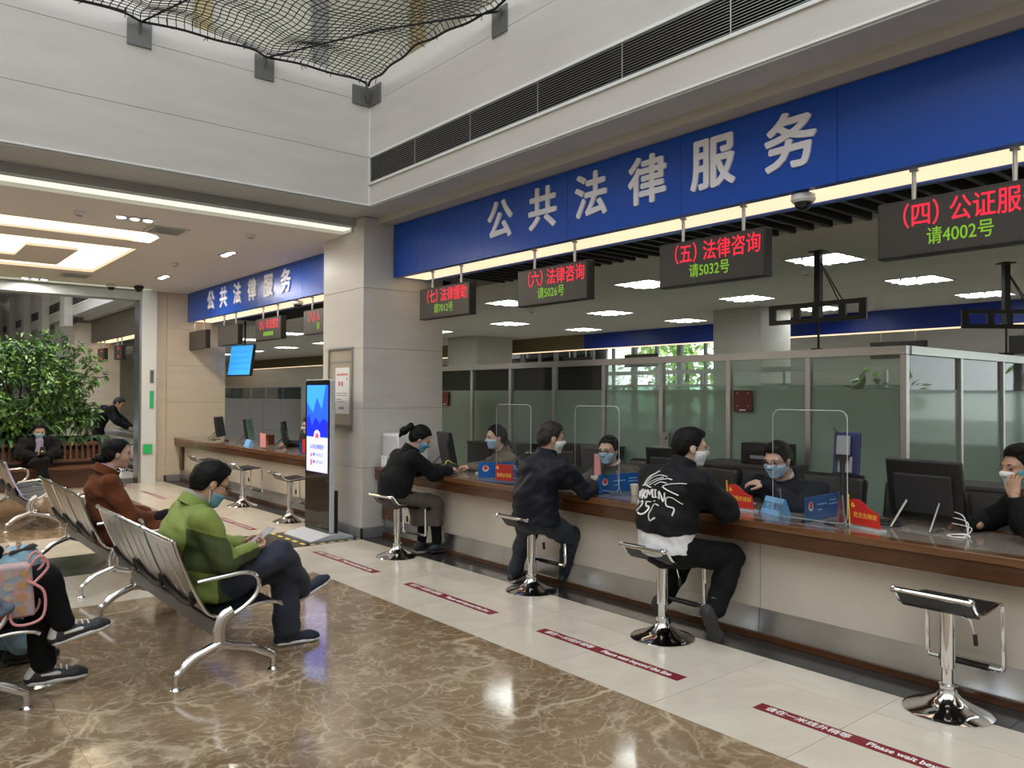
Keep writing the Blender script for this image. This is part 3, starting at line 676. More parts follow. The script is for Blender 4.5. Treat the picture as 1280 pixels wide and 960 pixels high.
cabinet(3.75, 4.65, 6.1, 6.52, .97, 'dark grey low cabinet behind the man in the graphic jacket'); cabinet(1.9, 2.6, 6.1, 6.5, .95, 'dark grey low cabinet at the partition corner')
def printer(x, y, z, label):
    p = thing('desktop_tower', label, 'computer', (x, y, z))
    MB().box(-.10, .10, -.22, .22, 0, .19).build('case', MT['black_plastic'], p, bevel=.008)
    MB().box(-.108, -.1005, -.20, .20, .12, .17).build('front_trim', MT['dark_plastic'], p); MB().box(-.106, -.1005, -.12, .12, .05, .08).build('slot', MT['grey_plastic'], p)
printer(6.3, 4.0, .97, 'black office machine on the cabinet beside the suited officer')
def office_chair(x, y, rz, label):
    c = thing('office_chair', label, 'chair', (x, y, 0), rz)
    MB().obox((-.02, 0, .47), (.50, .52, .10), np.eye(3)).build('seat', MT['black_leather'], c, bevel=.03, seg=3)
    R = np.array([[math.cos(.18), 0, math.sin(-.18)], [0, 1, 0], [math.sin(.18), 0, math.cos(.18)]])
    MB().obox((-.285, 0, .74), (.11, .53, .46), R).build('backrest', MT['black_leather'], c, bevel=.05, seg=4)
    for s in (-1, 1): MB().tube(bez([(-.2, s * .28, .48), (-.18, s * .30, .66), (.12, s * .30, .68), (.16, s * .28, .50)], 5), .018, 8).build('armrest', MT['black_plastic'], c, True)
    MB().cyl((0, 0, .10), (0, 0, .43), .03).build('column', MT['black_plastic'], c, True)
    for k in range(5):
        a = k * 2 * math.pi / 5; MB().tube([(0, 0, .10), (.28 * math.cos(a), .28 * math.sin(a), .06)], [.025, .015], 6).cyl((.28 * math.cos(a), .28 * math.sin(a), 0), (.28 * math.cos(a), .28 * math.sin(a), .05), .025, n=10).build('leg', MT['black_plastic'], c)
PI = math.pi
office_chair(5.62, 6.55, PI + .2, 'black leather office chair behind the left officer'); office_chair(5.55, 4.28, PI - .2, 'empty black leather chair with rounded back beside the officer in glasses')
office_chair(5.6, 4.98, PI + .1, 'black leather chair of the officer in glasses'); office_chair(5.6, 2.50, PI, 'black leather chair right of the suited officer'); office_chair(5.7, 3.22, PI, 'black chair under the suited officer')
office_chair(5.6, 12.2, PI + .5, 'black leather chair behind the side counter left of the seated woman'); office_chair(5.5, 11.3, PI, 'dark chair of the masked woman behind the side counter')
office_chair(5.55, 1.55, PI, 'black chair of the man on the telephone')

# ------------------------------------------------------------------ hanging television brackets and monitor
def tv_bracket(x, y, rz, label):
    t = thing('ceiling_bracket', label, 'bracket', (x, y, 2.30), rz)
    MB().box(-.03, .03, -.03, .03, .02, .70).box(-.07, .07, -.07, .07, .688, .699).build('drop_pole', MT['black_plastic'], t)
    for z in (.0, .155): MB().box(-.06, -.035, -.48, .48, z, z + .045).build('rail', MT['black_plastic'], t)
    for s in (-.47, -.27, .0, .20, .47): MB().box(-.062, -.034, s - .035, s + .035, .0, .20).build('plate', MT['black_plastic'], t)
    MB().tube(bez([(0, -.01, .62), (-.02, -.14, .40), (-.03, -.26, .20)], 5), .006, 6).tube(bez([(0, -.01, .60), (-.02, -.12, .40), (-.03, -.22, .20)], 5), .006, 6).build('cable', MT['cable_black'], t)
    MB().cyl((0, 0, .02), (0, 0, -.25), .012, n=8).box(-.05, .05, -.05, .05, -.29, -.25).build('tail', MT['black_plastic'], t)
tv_bracket(7.2, 4.02, 0, 'empty black television bracket hanging from the office ceiling'); tv_bracket(9.3, 3.08, .9, 'second empty television bracket hanging at the right edge')
tm = thing('hanging_monitor', 'lit blue information monitor hanging beyond the side counter', 'monitor', (5.55, 14.75, 1.92), 0.0)
Rm = rotz(.22) @ np.array([[math.cos(.15), 0, math.sin(.15)], [0, 1, 0], [-math.sin(.15), 0, math.cos(.15)]])
MB().obox((0, 0, .3), (.06, .74, .60), Rm).build('case', MT['black_plastic'], tm, bevel=.008); MB().obox(tuple(V(0, 0, .3) + Rm @ V(-.032, 0, 0)), (.004, .70, .56), Rm).build('screen', MT['screen_cyan'], tm)
for k in range(4): MB().obox(tuple(V(0, 0, .3) + Rm @ V(-.0345, 0, -.17 + .11 * k)), (.002, .6, .045), Rm).build('screen_row', MT['screen_lightblue'], tm)
MB().cyl((.06, 0, .4), (.06, 0, 1.05), .02, n=10).build('drop_pole', MT['black_plastic'], tm)
st = thing('lit_wall_sign', 'small lit orange and blue sign deep behind the side counter', 'sign', (11.0, 18.6, 2.05))
MB().box(-.03, .03, -.55, .55, 0, .42).build('back', MT['gold_panel'], st)
mat('lit_red', (.9, .2, .1), .4, emit=(1, .25, .12), estr=2.0); mat('lit_violet', (.6, .6, .9), .4, emit=(.6, .6, 1.0), estr=1.4)
MB().cyl((-.03, -.15, .17), (-.04, -.15, .17), .15, n=20).build('disc', MT['lit_red'], st); MB().box(-.04, -.03, .1, .40, .08, .26).build('block', MT['lit_violet'], st)

# ------------------------------------------------------------------ bar stools
def make_stool(label):
    t = thing('bar_stool', label, 'stool', (0, 0, 0), 0, 'chrome bar stools at the counters')
    MB().lathe([(.205, 0), (.208, .006), (.19, .018), (.12, .040), (.06, .075), (.042, .10), (.040, .118), (.030, .122)], (0, 0, 0), 40).build('base', MT['chrome'], t, True)
    MB().lathe([(.042, .118), (.044, .126), (.042, .136), (.028, .138), (.028, .22), (.036, .222), (.036, .50), (.05, .505), (.05, .515)], (0, 0, 0), 24).build('column', MT['chrome'], t, True)
    prof = [(-.205, .600), (-.20, .618), (-.185, .615), (-.16, .585), (-.125, .545), (-.085, .528), (-.03, .530), (.05, .538), (.12, .545), (.165, .545)]
    low = bez([(x, 0, z) for x, z in prof[2:]], 4)
    B = MB(); n = len(low); vs = []
    for dz in (.006, -.018):
        for p in low:
            for y in (-.172, .172): vs.append((p[0], y, p[2] + dz))
    fs = []
    for i in range(n - 1):
        a = 2 * i; fs.append((a, a + 2, a + 3, a + 1)); b_ = 2 * n + a; fs.append((b_, b_ + 1, b_ + 3, b_ + 2)); fs.append((a, b_, b_ + 2, a + 2)); fs.append((a + 1, a + 3, b_ + 3, b_ + 1))
    fs += [(0, 1, 2 * n + 1, 2 * n), (2 * n - 2, 4 * n - 2, 4 * n - 1, 2 * n - 1)]
    B.add(vs, fs).build('seat', MT['black_leather'], t, True)
    for s in (-1, 1):
        pth = [(x, s * .182, z) for x, z in prof] + [(.188, s * .182, .535), (.195, s * .182, .50), (.20, s * .182, .36), (.205, s * .182, .23), (.20, s * .172, .205)]
        MB().tube(bez(pth, 4), .0125, 8, flat=(1.0, .7)).build('side_frame', MT['chrome'], t, True)
    MB().tube(bez([(-.203, -.182, .606), (-.212, -.15, .609), (-.212, .15, .609), (-.203, .182, .606)], 5), .0125, 8).build('lip_bar', MT['chrome'], t, True)
    MB().tube([(.20, -.172, .205), (.20, .172, .205)], .0125, 8).build('foot_bar', MT['chrome'], t, True)
    MB().tube([(.20, -.12, .205), (.20, .12, .205)], .017, 10).build('foot_grip', MT['black_plastic'], t, True)
    lv = MB().tube([(.0, -.04, .50), (.02, -.10, .47), (.03, -.115, .40)], .004, 6).build('lever', MT['chrome'], t, True)
    MB().tube([(.03, -.115, .405), (.033, -.118, .35)], .011, 8).build('lever_knob', MT['black_plastic'], lv, True)
    return t
stool = make_stool('empty bar stool nearest the viewer at the right end of the counter'); stool.location = (4.24, 1.674, 0)
for (x, y, rz, l) in [(4.06, 3.36, .0, 'bar stool under the man in the jacket with white lettering'), (4.20, 4.83, 0, 'bar stool under the man in the plain dark jacket'), (4.06, 6.665, .08, 'bar stool under the woman in the long skirt'),
                      (4.13, 9.33, -.05, 'empty bar stool at the side counter next to the kiosk'), (4.19, 11.05, .05, 'empty bar stool in the middle of the side counter'), (4.19, 12.75, 0, 'empty bar stool at the far end of the side counter'), (4.15, 17.6, 0, 'bar stool beyond the far opening')]:
    c = copy_tree(stool); c.location = (x, y, 0); c.rotation_euler = (0, 0, rz); tag(c, l)

# ------------------------------------------------------------------ waiting benches
def make_bench(label):
    t = thing('waiting_bench', label, 'bench', (0, 0, 0), 0, 'steel three-seat waiting benches')
    L = 1.72
    mat('bench_steel', (.42, .405, .38), .28, 1.0)
    mat('bench_pad', (.006, .007, .008), .45, spec=.3)
    MB().box(-.072, -.008, .02, L - .02, .245, .330).build('beam', MT['bracket_steel'], t, bevel=.008)
    for y in (0.0, L):
        MB().tube(bez([(.03, y, .375), (-.02, y, .345), (-.042, y, .29), (-.042, y, .23), (-.04, y, .175)], 4), .034, 12, flat=(.72, 1.05)).build('post', MT['alu_cast'] if 'alu_cast' in MT else mat('alu_cast', (.66, .65, .64), .16, 1.0), t, True)
        for s in (-1, 1):
            lg = MB().tube(bez([(-.04, y, .205), (-.04 + s * .07, y, .180), (-.02 + s * .16, y, .150), (s * .245, y, .095), (s * .264, y, .080), (s * .268, y, .060), (s * .268, y, .018)], 5), [.030] + [.027] * 14 + [.024] * 7 + [.018] * 9, 10).build('leg', MT['alu_cast'], t, True)
            MB().lathe([(.032, 0), (.033, .006), (.018, .016), (.012, .03)], (s * .268, y, 0), 18).build('foot_pad', MT['chrome'], lg, True)
        MB().tube(bez([(-.165, y, .560), (-.10, y, .566), (.06, y, .578), (.125, y, .572), (.165, y, .545), (.178, y, .495), (.155, y, .440), (.09, y, .388), (.02, y, .352), (-.04, y, .325)], 6), [.016] * 20 + [.019] * 35, 10, flat=(1.0, .8)).build('armrest', MT['alu_cast'], t, True)
    prof = bez([(-.300, 0, .795), (-.285, 0, .79), (-.255, 0, .70), (-.195, 0, .55), (-.135, 0, .43), (-.095, 0, .375), (-.03, 0, .352), (.08, 0, .372), (.20, 0, .388), (.29, 0, .380), (.325, 0, .362)], 4)
    w = L / 3
    def shell(y0, y1, off, th, sel):
        P = [p for p in prof if sel(p)]; n = len(P); vs = []; fs = []
        for d in (off, off - th):
            for i, p in enumerate(P):
                tg = unit(P[min(i + 1, n - 1)] - P[max(i - 1, 0)]); nr = V(-tg[2], 0, tg[0]); 
                if nr[2] < 0 and nr[0] < 0: nr = -nr
                q = p + nr * d
                for y in (y0, y1): vs.append((q[0], y, q[2]))
        for i in range(n - 1):
            a = 2 * i; b_ = 2 * n + a; fs += [(a, a + 2, a + 3, a + 1), (b_, b_ + 1, b_ + 3, b_ + 2), (a, b_, b_ + 2, a + 2), (a + 1, a + 3, b_ + 3, b_ + 1)]
        fs += [(0, 1, 2 * n + 1, 2 * n), (2 * n - 2, 4 * n - 2, 4 * n - 1, 2 * n - 1)]
        return MB().add(vs, fs)
    sh = None
    for k in range(3):
        if sh is None:
            sh = shell(.006, w - .006, 0, .006, lambda p: True).build('seat_shell', MT['bench_steel'], t, True)
            subs = [shell(.045, w - .045, .014, .013, lambda p: p[0] > -.06 and p[0] < .29).build('seat_pad', MT['bench_pad'], sh, True)]
            for y in (.010, w - .010): subs.append(MB().tube([(p[0], y, p[2]) for p in prof], .010, 8).build('rim', MT['alu_cast'], sh, True))
            subs.append(MB().tube([(-.300, .02, .795), (-.300, w - .02, .795)], .012, 8).build('top_roll', MT['alu_cast'], sh, True))
            for f_ in (.36, .64): subs.append(MB().tube([(p[0] - .004, w * f_, p[2] - .002) for p in prof if .43 < p[2] < .74 and p[0] < 0], .005, 6).build('seam', MT['alu'], sh))
            subs.append(MB().tube(bez([(-.182, .025, .50), (-.158, .09, .435), (-.140, w / 2, .395), (-.158, w - .09, .435), (-.182, w - .025, .50)], 5), .019, 8).build('bracket', MT['bench_pad'], sh, True))
        else:
            o = link('seat_shell', sh.data, t); o.location = (0, k * w, 0)
            for s_ in subs: link(s_.name.split('.')[0], s_.data, o)
    return t
bench = make_bench('steel waiting bench with the man in the green jacket'); bench.location = (1.58, 4.385, 0)
for (x, y, l) in [(1.60, 6.83, 'steel waiting bench with the woman in the rust coat'), (1.56, 10.55, 'empty steel waiting bench in front of the planter'), (.39, 4.60, 'steel waiting bench at the left edge with the handbag'), (.33, 7.2, 'steel waiting bench mostly outside the left edge')][:4 - 1 + 0]:
    c = copy_tree(bench); c.location = (x, y, 0); tag(c, l)
# ------------------------------------------------------------------ safety net over the atrium
def net_edge_y(x): return 7.30 - .10 * abs(math.sin((x - 1.84) / 1.125 * math.pi)) ** .8
def net_edge_x(y): return 4.06 - .12 * abs(math.sin((y - 5.15) / 2.15 * math.pi)) ** .8
NX0, NY0 = -3.2, .6; nu, nv = 112, 104
gx = np.linspace(0, 1, nu); gy = np.linspace(0, 1, nv)
pts = np.zeros((nu, nv, 3))
for i, s in enumerate(gx):
    for j, t in enumerate(gy):
        x = NX0 + s * (4.06 - NX0); y = NY0 + t * (7.30 - NY0)
        x2 = NX0 + s * (net_edge_x(y) - NX0); y2 = NY0 + t * (net_edge_y(x) - NY0)
        d = min((4.06 - x) / 2.0, (7.3 - y) / 2.0, 1.0)
        z = 4.83 - .16 * math.sin(max(d, 0) * math.pi / 2) + .02 * math.sin(5 * x + 2.3 * y) + .015 * math.sin(9 * y - 3 * x)
        if s > .999 or t > .999: z = 4.83 + .0 * x - (.03 * abs(math.sin((x2 + y2) * 2.8)))
        pts[i, j] = (x2 + .012 * math.sin(13 * y + x * 3), y2 + .012 * math.sin(11 * x), z)
nt_ = thing('safety_net', 'black knotted safety net stretched across the atrium opening', 'net', (0, 0, 0))
B = MB()
for i in range(nu): B.tube([pts[i, j] for j in range(nv)], .0046, 3, False)
for j in range(nv): B.tube([pts[i, j] for i in range(nu)], .0046, 3, False)
o = B.build('mesh', MT['net_cord'], nt_); tag(o, kind='stuff')
MB().tube([pts[i, -1] for i in range(nu)] + [pts[-1, j] for j in range(nv - 1, -1, -1)], .011, 6).build('edge_rope', MT['net_cord'], nt_)
B = MB()
for k in range(46):
    p = pts[min(nu - 1, int(k * nu / 46)), -1] if k % 2 else pts[-1, min(nv - 1, int(k * nv / 46))]
    for _ in range(3): B.tube([p, p + rng.normal(0, 1, 3) * [.03, .03, .035]], .004, 4)
B.build('knot_ends', MT['net_cord'], nt_)
B = MB()
B.tube([(1.84, 7.33, 4.82), (2.6, 5.2, 4.95), (3.4, 3.1, 4.83)], .009, 6); B.tube([(2.965, 7.33, 4.82), (3.55, 6.2, 4.86), (4.08, 5.15, 4.80)], .009, 6)
B.build('stay_rope', MT['net_cord'], nt_)
def bracket(x0, x1, y0, y1, l, corner=False):
    t = thing('wall_bracket', l, 'bracket', ((x0 + x1) / 2, (y0 + y1) / 2, 4.62))
    hx, hy = (x1 - x0) / 2, (y1 - y0) / 2
    MB().box(-hx, hx, -hy, hy, 0, .23).build('plate', MT['bracket_steel'], t)
    if corner: MB().box(-.13, -.10, -.20, 0, .0, .23).build('plate', MT['bracket_steel'], t)
    MB().tube([(0, 0, .10), (-.03 if hx < hy else 0, -.05, .2)], .012, 6).lathe([(.02, 0), (.02, .02)], (0, 0, .2), 10).build('hook', MT['bracket_steel'], t)
bracket(1.74, 1.94, 7.355, 7.368, 'dark steel bracket on the upper wall, left one of the net brackets'); bracket(2.87, 3.06, 7.355, 7.368, 'dark steel bracket on the upper wall, next to the corner one')
t = thing('wall_bracket', 'angled steel bracket in the corner of the atrium', 'bracket', (4.0, 7.25, 4.62))
MB().box(-.09, .118, .103, .118, 0, .20).build('plate', MT['bracket_steel'], t); MB().box(.103, .118, -.12, .103, 0, .20).build('plate', MT['bracket_steel'], t); MB().tube([(.08, .08, .05), (.03, .03, .2)], .014, 6).build('hook', MT['bracket_steel'], t)
bracket(4.105, 4.118, 5.06, 5.26, 'shiny steel bracket on the wall above the air grille')

# ------------------------------------------------------------------ waiting-line tapes
def tape(ya, yb, label, words=True):
    t = thing('floor_tape', label, 'floor marking', (3.553, (ya + yb) / 2, 0), 0, 'dark red waiting line strips')
    h = abs(ya - yb) / 2
    MB().box(-.045, .045, -h, h, .0003, .0016).build('strip', MT['red_tape'], t)
    if words:
        text('lettering', '请在一米线外稍等', .058, (0, h - .05, .0022), (0, -1, 0), (1, 0, 0), MT['white_print'], t, bold=.0008, depth=.0002, align='LEFT', sx=.95)
        text('lettering', 'Please wait beyond the line', .062, (0, h - .57, .0022), (0, -1, 0), (1, 0, 0), MT['white_print'], t, bold=.0015, depth=.0002, align='LEFT', sx=.79)
tape(2.32, 1.13, 'red waiting line strip nearest the viewer, cut by the frame'); tape(3.985, 2.80, 'second red waiting line strip from the viewer'); tape(5.665, 4.49, 'third red waiting line strip from the viewer')
tape(7.38, 6.18, 'red waiting line strip in front of the pillar')
tape(10.2, 9.02, 'red waiting line strip in front of the side counter stool by the kiosk'); tape(12.0, 10.8, 'red waiting line strip behind the seated man in green'); tape(13.7, 12.5, 'red waiting line strip right of the woman in the rust coat'); tape(15.3, 14.2, 'farthest red waiting line strip near the planter bench')
for k in range(6):
    t = tag(MB().box(3.60, 3.64, 7.80 + k * .19, 7.90 + k * .19, .0003, .0014).build('hazard_dash', MT['yellow_tape']), 'short yellow dash taped on the dark floor left of the kiosk base', 'floor marking', 'yellow dashes round the kiosk')
    t = tag(MB().box(3.66 + k * .11, 3.72 + k * .11, 7.735, 7.765, .0003, .0014).build('hazard_dash', MT['yellow_tape']), 'short yellow dash taped on the dark floor in front of the kiosk base', 'floor marking', 'yellow dashes along the front of the kiosk')

# ------------------------------------------------------------------ touch kiosk
k = thing('kiosk', 'tall slim black kiosk with a glowing blue screen beside the pillar', 'kiosk', (3.95, 8.20, 0))
def rrect(w, h, r, n=5, cx=0, cy=0):
    out = []
    for (sx, sy, a0) in ((1, -1, -90), (1, 1, 0), (-1, 1, 90), (-1, -1, 180)):
        for i in range(n + 1):
            a = math.radians(a0 + 90 * i / n); out.append((cx + sx * (w / 2 - r) + r * math.cos(a), cy + sy * (h / 2 - r) + r * math.sin(a)))
    return out
MB().prism(rrect(.62, 1.70, .035, 5, 0, .90), 0, 0, .055).build('case', MT['light_plastic'], k, bevel=.004)
MB().prism(rrect(.600, 1.68, .030, 5, 0, .90), 0, -.004, .0).build('front_glass', MT['black_gloss'] if 'black_gloss' in MT else mat('black_gloss', (.012, .011, .010), .06), k)
MB().prism([(-.24, .0), (.26, .0), (.26, .025), (.06, .06), (-.02, .06), (-.24, .012)], 1, -.36, .34).build('base', MT['light_plastic'], k, bevel=.003)
MB().box(.055, .12, -.27, .0, .05, .52).build('back_box', MT['black_plastic'], k)
sx0, sx1, sz0, sz1 = -.262, .262, .715, 1.685
scr = MB().box(-.0055, -.004, sx0, sx1, sz0, sz1).build('screen', MT['screen_blue'], k)
Z = lambda f: sz0 + (sz1 - sz0) * f
def on_screen(poly, m, d=.0062): return MB().prism([(sx1 - (sx1 - sx0) * a, Z(b)) for a, b in poly], 0, -d, -.0054).build('graphic', MT[m], scr)
on_screen([(0, 0), (1, 0), (1, .40), (0, .40)], 'screen_white')
on_screen([(0, .60), (.12, .66), (.25, .52), (.42, .63), (.62, .56), (.80, .62), (1, .58), (1, .41), (0, .41)], 'screen_deep')
on_screen([(0, .80), (.3, .68), (.48, .86), (.72, .72), (.9, 1), (.45, 1), (.2, 1), (0, 1)], 'screen_lightblue')
on_screen([(.5 + .15 * math.cos(a), .42 + .065 * math.sin(a)) for a in [i * PI / 12 for i in range(24)]], 'screen_white', .0068)
on_screen([(.42, .39), (.58, .39), (.58, .425), (.5, .455), (.42, .425)], 'screen_red', .0072)
text('screen_title', '公共法律服务', .058, (-.0068, 0, Z(.285)), *FACE, MT['screen_ink'], scr, bold=.001, depth=.0003)
for b_ in (.20, .115): on_screen([(.36 + .045 * math.cos(a), b_ + .02 * math.sin(a)) for a in [i * PI / 8 for i in range(16)]], 'screen_ink', .0068)
on_screen([(.20, .17), (.27, .17), (.27, .21), (.20, .21)], 'screen_red', .0066); on_screen([(.19, .07), (.27, .07), (.27, .14), (.19, .14)], 'screen_red', .0066)
for b_ in (.205, .185, .12, .10): on_screen([(.45, b_), (.78, b_), (.78, b_ + .006), (.45, b_ + .006)], 'screen_ink', .0066)

# notice board on the pillar
nb = thing('notice_board', 'tall steel framed notice board on the pillar behind the kiosk', 'notice board', (4.284, 8.27, 1.19))
MB().box(-.03, -.002, -.30, -.275, 0, .93).box(-.03, -.002, .275, .30, 0, .93).box(-.03, -.002, -.275, .275, .905, .93).box(-.03, -.002, -.275, .275, 0, .025).build('frame', MT['brushed'], nb)
mat('board_back', (.42, .37, .29), .3); MB().box(-.012, -.002, -.275, .275, .025, .905).build('backing', MT['board_back'], nb)
MB().box(-.020, -.013, -.275, .275, .765, .785).build('rail', MT['steel_dark'], nb); MB().box(-.020, -.013, -.275, .275, .04, .055).build('rail', MT['steel_dark'], nb)
ps = MB().box(-.016, -.0125, -.20, .13, .17, .70).build('poster', MT['paper'], nb)
mat('print_pink', (.55, .22, .20), .7); mat('print_grey', (.30, .30, .32), .7)
for (a, b_, z, h, m) in [(-.17, .10, .61, .022, 'print_pink'), (-.06, -.01, .49, .05, 'print_pink'), (.01, .06, .49, .05, 'print_pink'), (-.16, -.14, .55, .04, 'print_pink'), (-.16, .11, .40, .01, 'print_grey'), (-.16, .11, .375, .01, 'print_grey'), (-.02, .11, .33, .012, 'print_grey'), (-.10, .11, .305, .01, 'print_grey'), (-.08, .04, .22, .03, 'print_grey')]:
    MB().box(-.0168, -.0160, a, b_, z, z + h).build('print', MT[m], ps)
# fittings on the portal post
for (z, h, m, l) in [(1.78, .22, 'steel', 'narrow metal plate high on the white portal post'), (1.33, .30, 'exit_green', 'narrow green strip on the white portal post'), (.52, .16, 'exit_green', 'green exit box low on the white portal post')]:
    t = thing('post_fitting', l, 'fitting', (4.0 if z > 1 else 3.94, 14.945, z))
    MB().box(-.03 if z > 1 else -.07, .03 if z > 1 else .07, -.025, 0, 0, h).build('face', MT[m], t, bevel=.003); MB().box(-.035 if z > 1 else -.08, .035 if z > 1 else .08, -.012, 0, -.01, h + .01).build('surround', MT['alu'], t)

# ------------------------------------------------------------------ plants
def leaf_cloud(name, m, parent, centers, n, spread, size, droop, seed, up=0.2):
    r = np.random.default_rng(seed); vs = []; fs = []; mi = []
    for c in centers:
        c = np.asarray(c, float)
        for _ in range(n):
            d = unit(r.normal(0, 1, 3)); p = c + d * spread * (r.uniform(.35, 1.0)) * np.array([1, 1, .8])
            out = unit(d + V(0, 0, up)); out[2] -= droop * r.uniform(.3, 1.2); out = unit(out)
            side = unit(np.cross(out, V(0, 0, 1) + r.normal(0, .3, 3))); nrm = np.cross(side, out)
            L = size * r.uniform(.65, 1.25); w_ = L * .27; k = len(vs)
            vs += [p, p + out * L * .45 + side * w_ + nrm * .01, p + out * L - nrm * L * .14, p + out * L * .45 - side * w_ + nrm * .01, p + out * L * .5 - nrm * .012]
            fs += [(k, k + 1, k + 4), (k + 1, k + 2, k + 4), (k + 2, k + 3, k + 4), (k + 3, k, k + 4)]
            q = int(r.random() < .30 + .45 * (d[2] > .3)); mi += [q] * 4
    B = MB(); B.v = [tuple(v) for v in vs]; B.f = fs; B.m = mi
    return tag(B.build(name, m, parent, True), kind='stuff')
pl = thing('indoor_tree', 'big bushy green umbrella tree growing behind the wooden bench', 'plant', (2.0, 15.75, 0))
r_ = np.random.default_rng(3); cs = []
for _ in range(150):
    a = r_.uniform(PI, 2 * PI) if _ % 3 else r_.uniform(0, PI); z = r_.uniform(.95, 2.45); R0 = 1.28 * (1 - ((z - 1.35) / 1.25) ** 2 * .75) if z > 1.35 else 1.28
    q = math.sqrt(r_.uniform(.15, 1)); cs.append((R0 * q * math.cos(a), .55 * R0 * q * math.sin(a), z))
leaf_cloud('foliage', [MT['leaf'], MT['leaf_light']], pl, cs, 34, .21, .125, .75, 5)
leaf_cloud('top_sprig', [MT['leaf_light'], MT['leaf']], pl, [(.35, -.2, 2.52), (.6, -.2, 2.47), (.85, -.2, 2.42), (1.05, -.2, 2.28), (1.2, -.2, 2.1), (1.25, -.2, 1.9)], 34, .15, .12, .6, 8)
B = MB()
for (x, y, z) in cs[::4]: B.tube(bez([(r_.uniform(-.1, .1), r_.uniform(-.1, .1), .5), (x * .4, y * .4, z * .55 + .2), (x, y, z)], 4), [.03] * 4 + [.016] * 4 + [.008], 6)
B.build('trunk', MT['bark'], pl, True)
fn = thing('fern_bed', 'dark green fern leaves filling the planter behind the bench', 'plant', (0, 15.3, 0)); fn['kind'] = 'stuff'
r_ = np.random.default_rng(9); vs = []; fs = []
for _ in range(520):
    x = r_.uniform(-1.2, 3.35); b0 = V(x, r_.uniform(0, .5), .62); a = r_.uniform(0, 2 * PI); d = V(math.cos(a), math.sin(a) - .4, 0); L = r_.uniform(.22, .42); k0 = len(vs)
    s = unit(np.cross(d, V(0, 0, 1))); pp = [b0, b0 + d * L * .4 + V(0, 0, .22), b0 + d * L * .8 + V(0, 0, .20), b0 + d * L * 1.1 + V(0, 0, .08)]; ww = [.01, .045, .035, .004]
    for p, w_ in zip(pp, ww): vs += [tuple(p + s * w_), tuple(p - s * w_)]
    fs += [(k0 + 2 * i, k0 + 2 * i + 1, k0 + 2 * i + 3, k0 + 2 * i + 2) for i in range(3)]
B = MB(); B.v = vs; B.f = fs; B.m = [int(i % 5 == 0) for i in range(len(fs))]; tag(B.build('fronds', [MT['leaf_dark'], MT['leaf']], fn, True), kind='stuff')
pb = thing('planter_bench', 'dark wooden planter bench with slatted back around the tree', 'bench', (0, 0, 0))
for j in range(4): MB().box(-2.6, 3.52, 14.60 + j * .113, 14.60 + j * .113 + .105, .335, .372).build('seat_plank', MT['bench_wood'], pb, bevel=.004)
MB().box(-2.6, 3.40, 14.92, 14.96, 0, .335).build('skirt', MT['bench_wood'], pb)
MB().box(-2.6, 3.36, 15.05, 15.11, .70, .76).build('top_rail', MT['bench_wood'], pb, bevel=.004); MB().box(-2.6, 3.36, 15.05, 15.11, .42, .47).build('lower_rail', MT['bench_wood'], pb, bevel=.004)
for j in range(0, 60): 
    if j == 0: so = MB().box(-.02, .02, 15.065, 15.095, .47, .70).build('slat', MT['bench_wood'], pb); so.location = (3.28, 0, 0)
    else: o = link('slat', so.data, pb); o.location = (3.28 - j * .088, 0, 0)
MB().box(-2.6, 3.38, 15.14, 16.45, 0, .62).build('planter_box', MT['bench_wood'], pb); MB().box(-2.5, 3.3, 15.2, 16.4, .62, .64).build('soil', MT['soil'], pb)
for x in (3.30, 1.2, -1.0): MB().box(x - .04, x + .04, 15.03, 15.13, 0, .78).build('post', MT['bench_wood'], pb, bevel=.004)
# plant in the office behind the glass
op = thing('office_plant', 'green leafy plant behind the frosted glass', 'plant', (7.6, 3.55, 0))
leaf_cloud('foliage', [MT['leaf'], MT['leaf_light']], op, [(r_.uniform(-.25, .25), r_.uniform(-.3, .3), r_.uniform(1.1, 1.72)) for _ in range(16)], 14, .2, .19, .8, 21)
MB().tube([(0, 0, .3), (.02, .03, .9), (0, 0, 1.4)], [.02, .016, .01], 8).build('stem', MT['bark'], op, True); MB().lathe([(.12, 0), (.16, .05), (.19, .36), (.17, .36), (.16, .3)], (0, 0, 0), 20).build('pot', MT['white_plastic'], op, True)
# trees outside the far windows
for i, (x, y, h) in enumerate([(22, -7, 4.5), (24, 0, 5.0), (22, 8.0, 4.5), (27, 13.5, 5), (22.5, 17.5, 4.6), (28, 22.5, 5), (23, 27, 4.6), (28, 33, 5)]):
    tr = thing('street_tree', f'{["rightmost", "second", "third", "fourth", "fifth", "sixth", "seventh", "leftmost"][i]} leafy green tree counted from the right outside the far windows', 'tree', (x, y, 0))
    rr = np.random.default_rng(40 + i)
    leaf_cloud('crown', [MT['tree_out'], MT['tree_out2']], tr, [(rr.normal(0, .9), rr.normal(0, 1.3), rr.uniform(1.2, h)) for _ in range(30)], 26, .55, .34, .5, 60 + i)
    MB().tube([(0, 0, 0), (.05, .05, h * .6)], [.14, .06], 8).build('trunk', MT['bark'], tr, True)
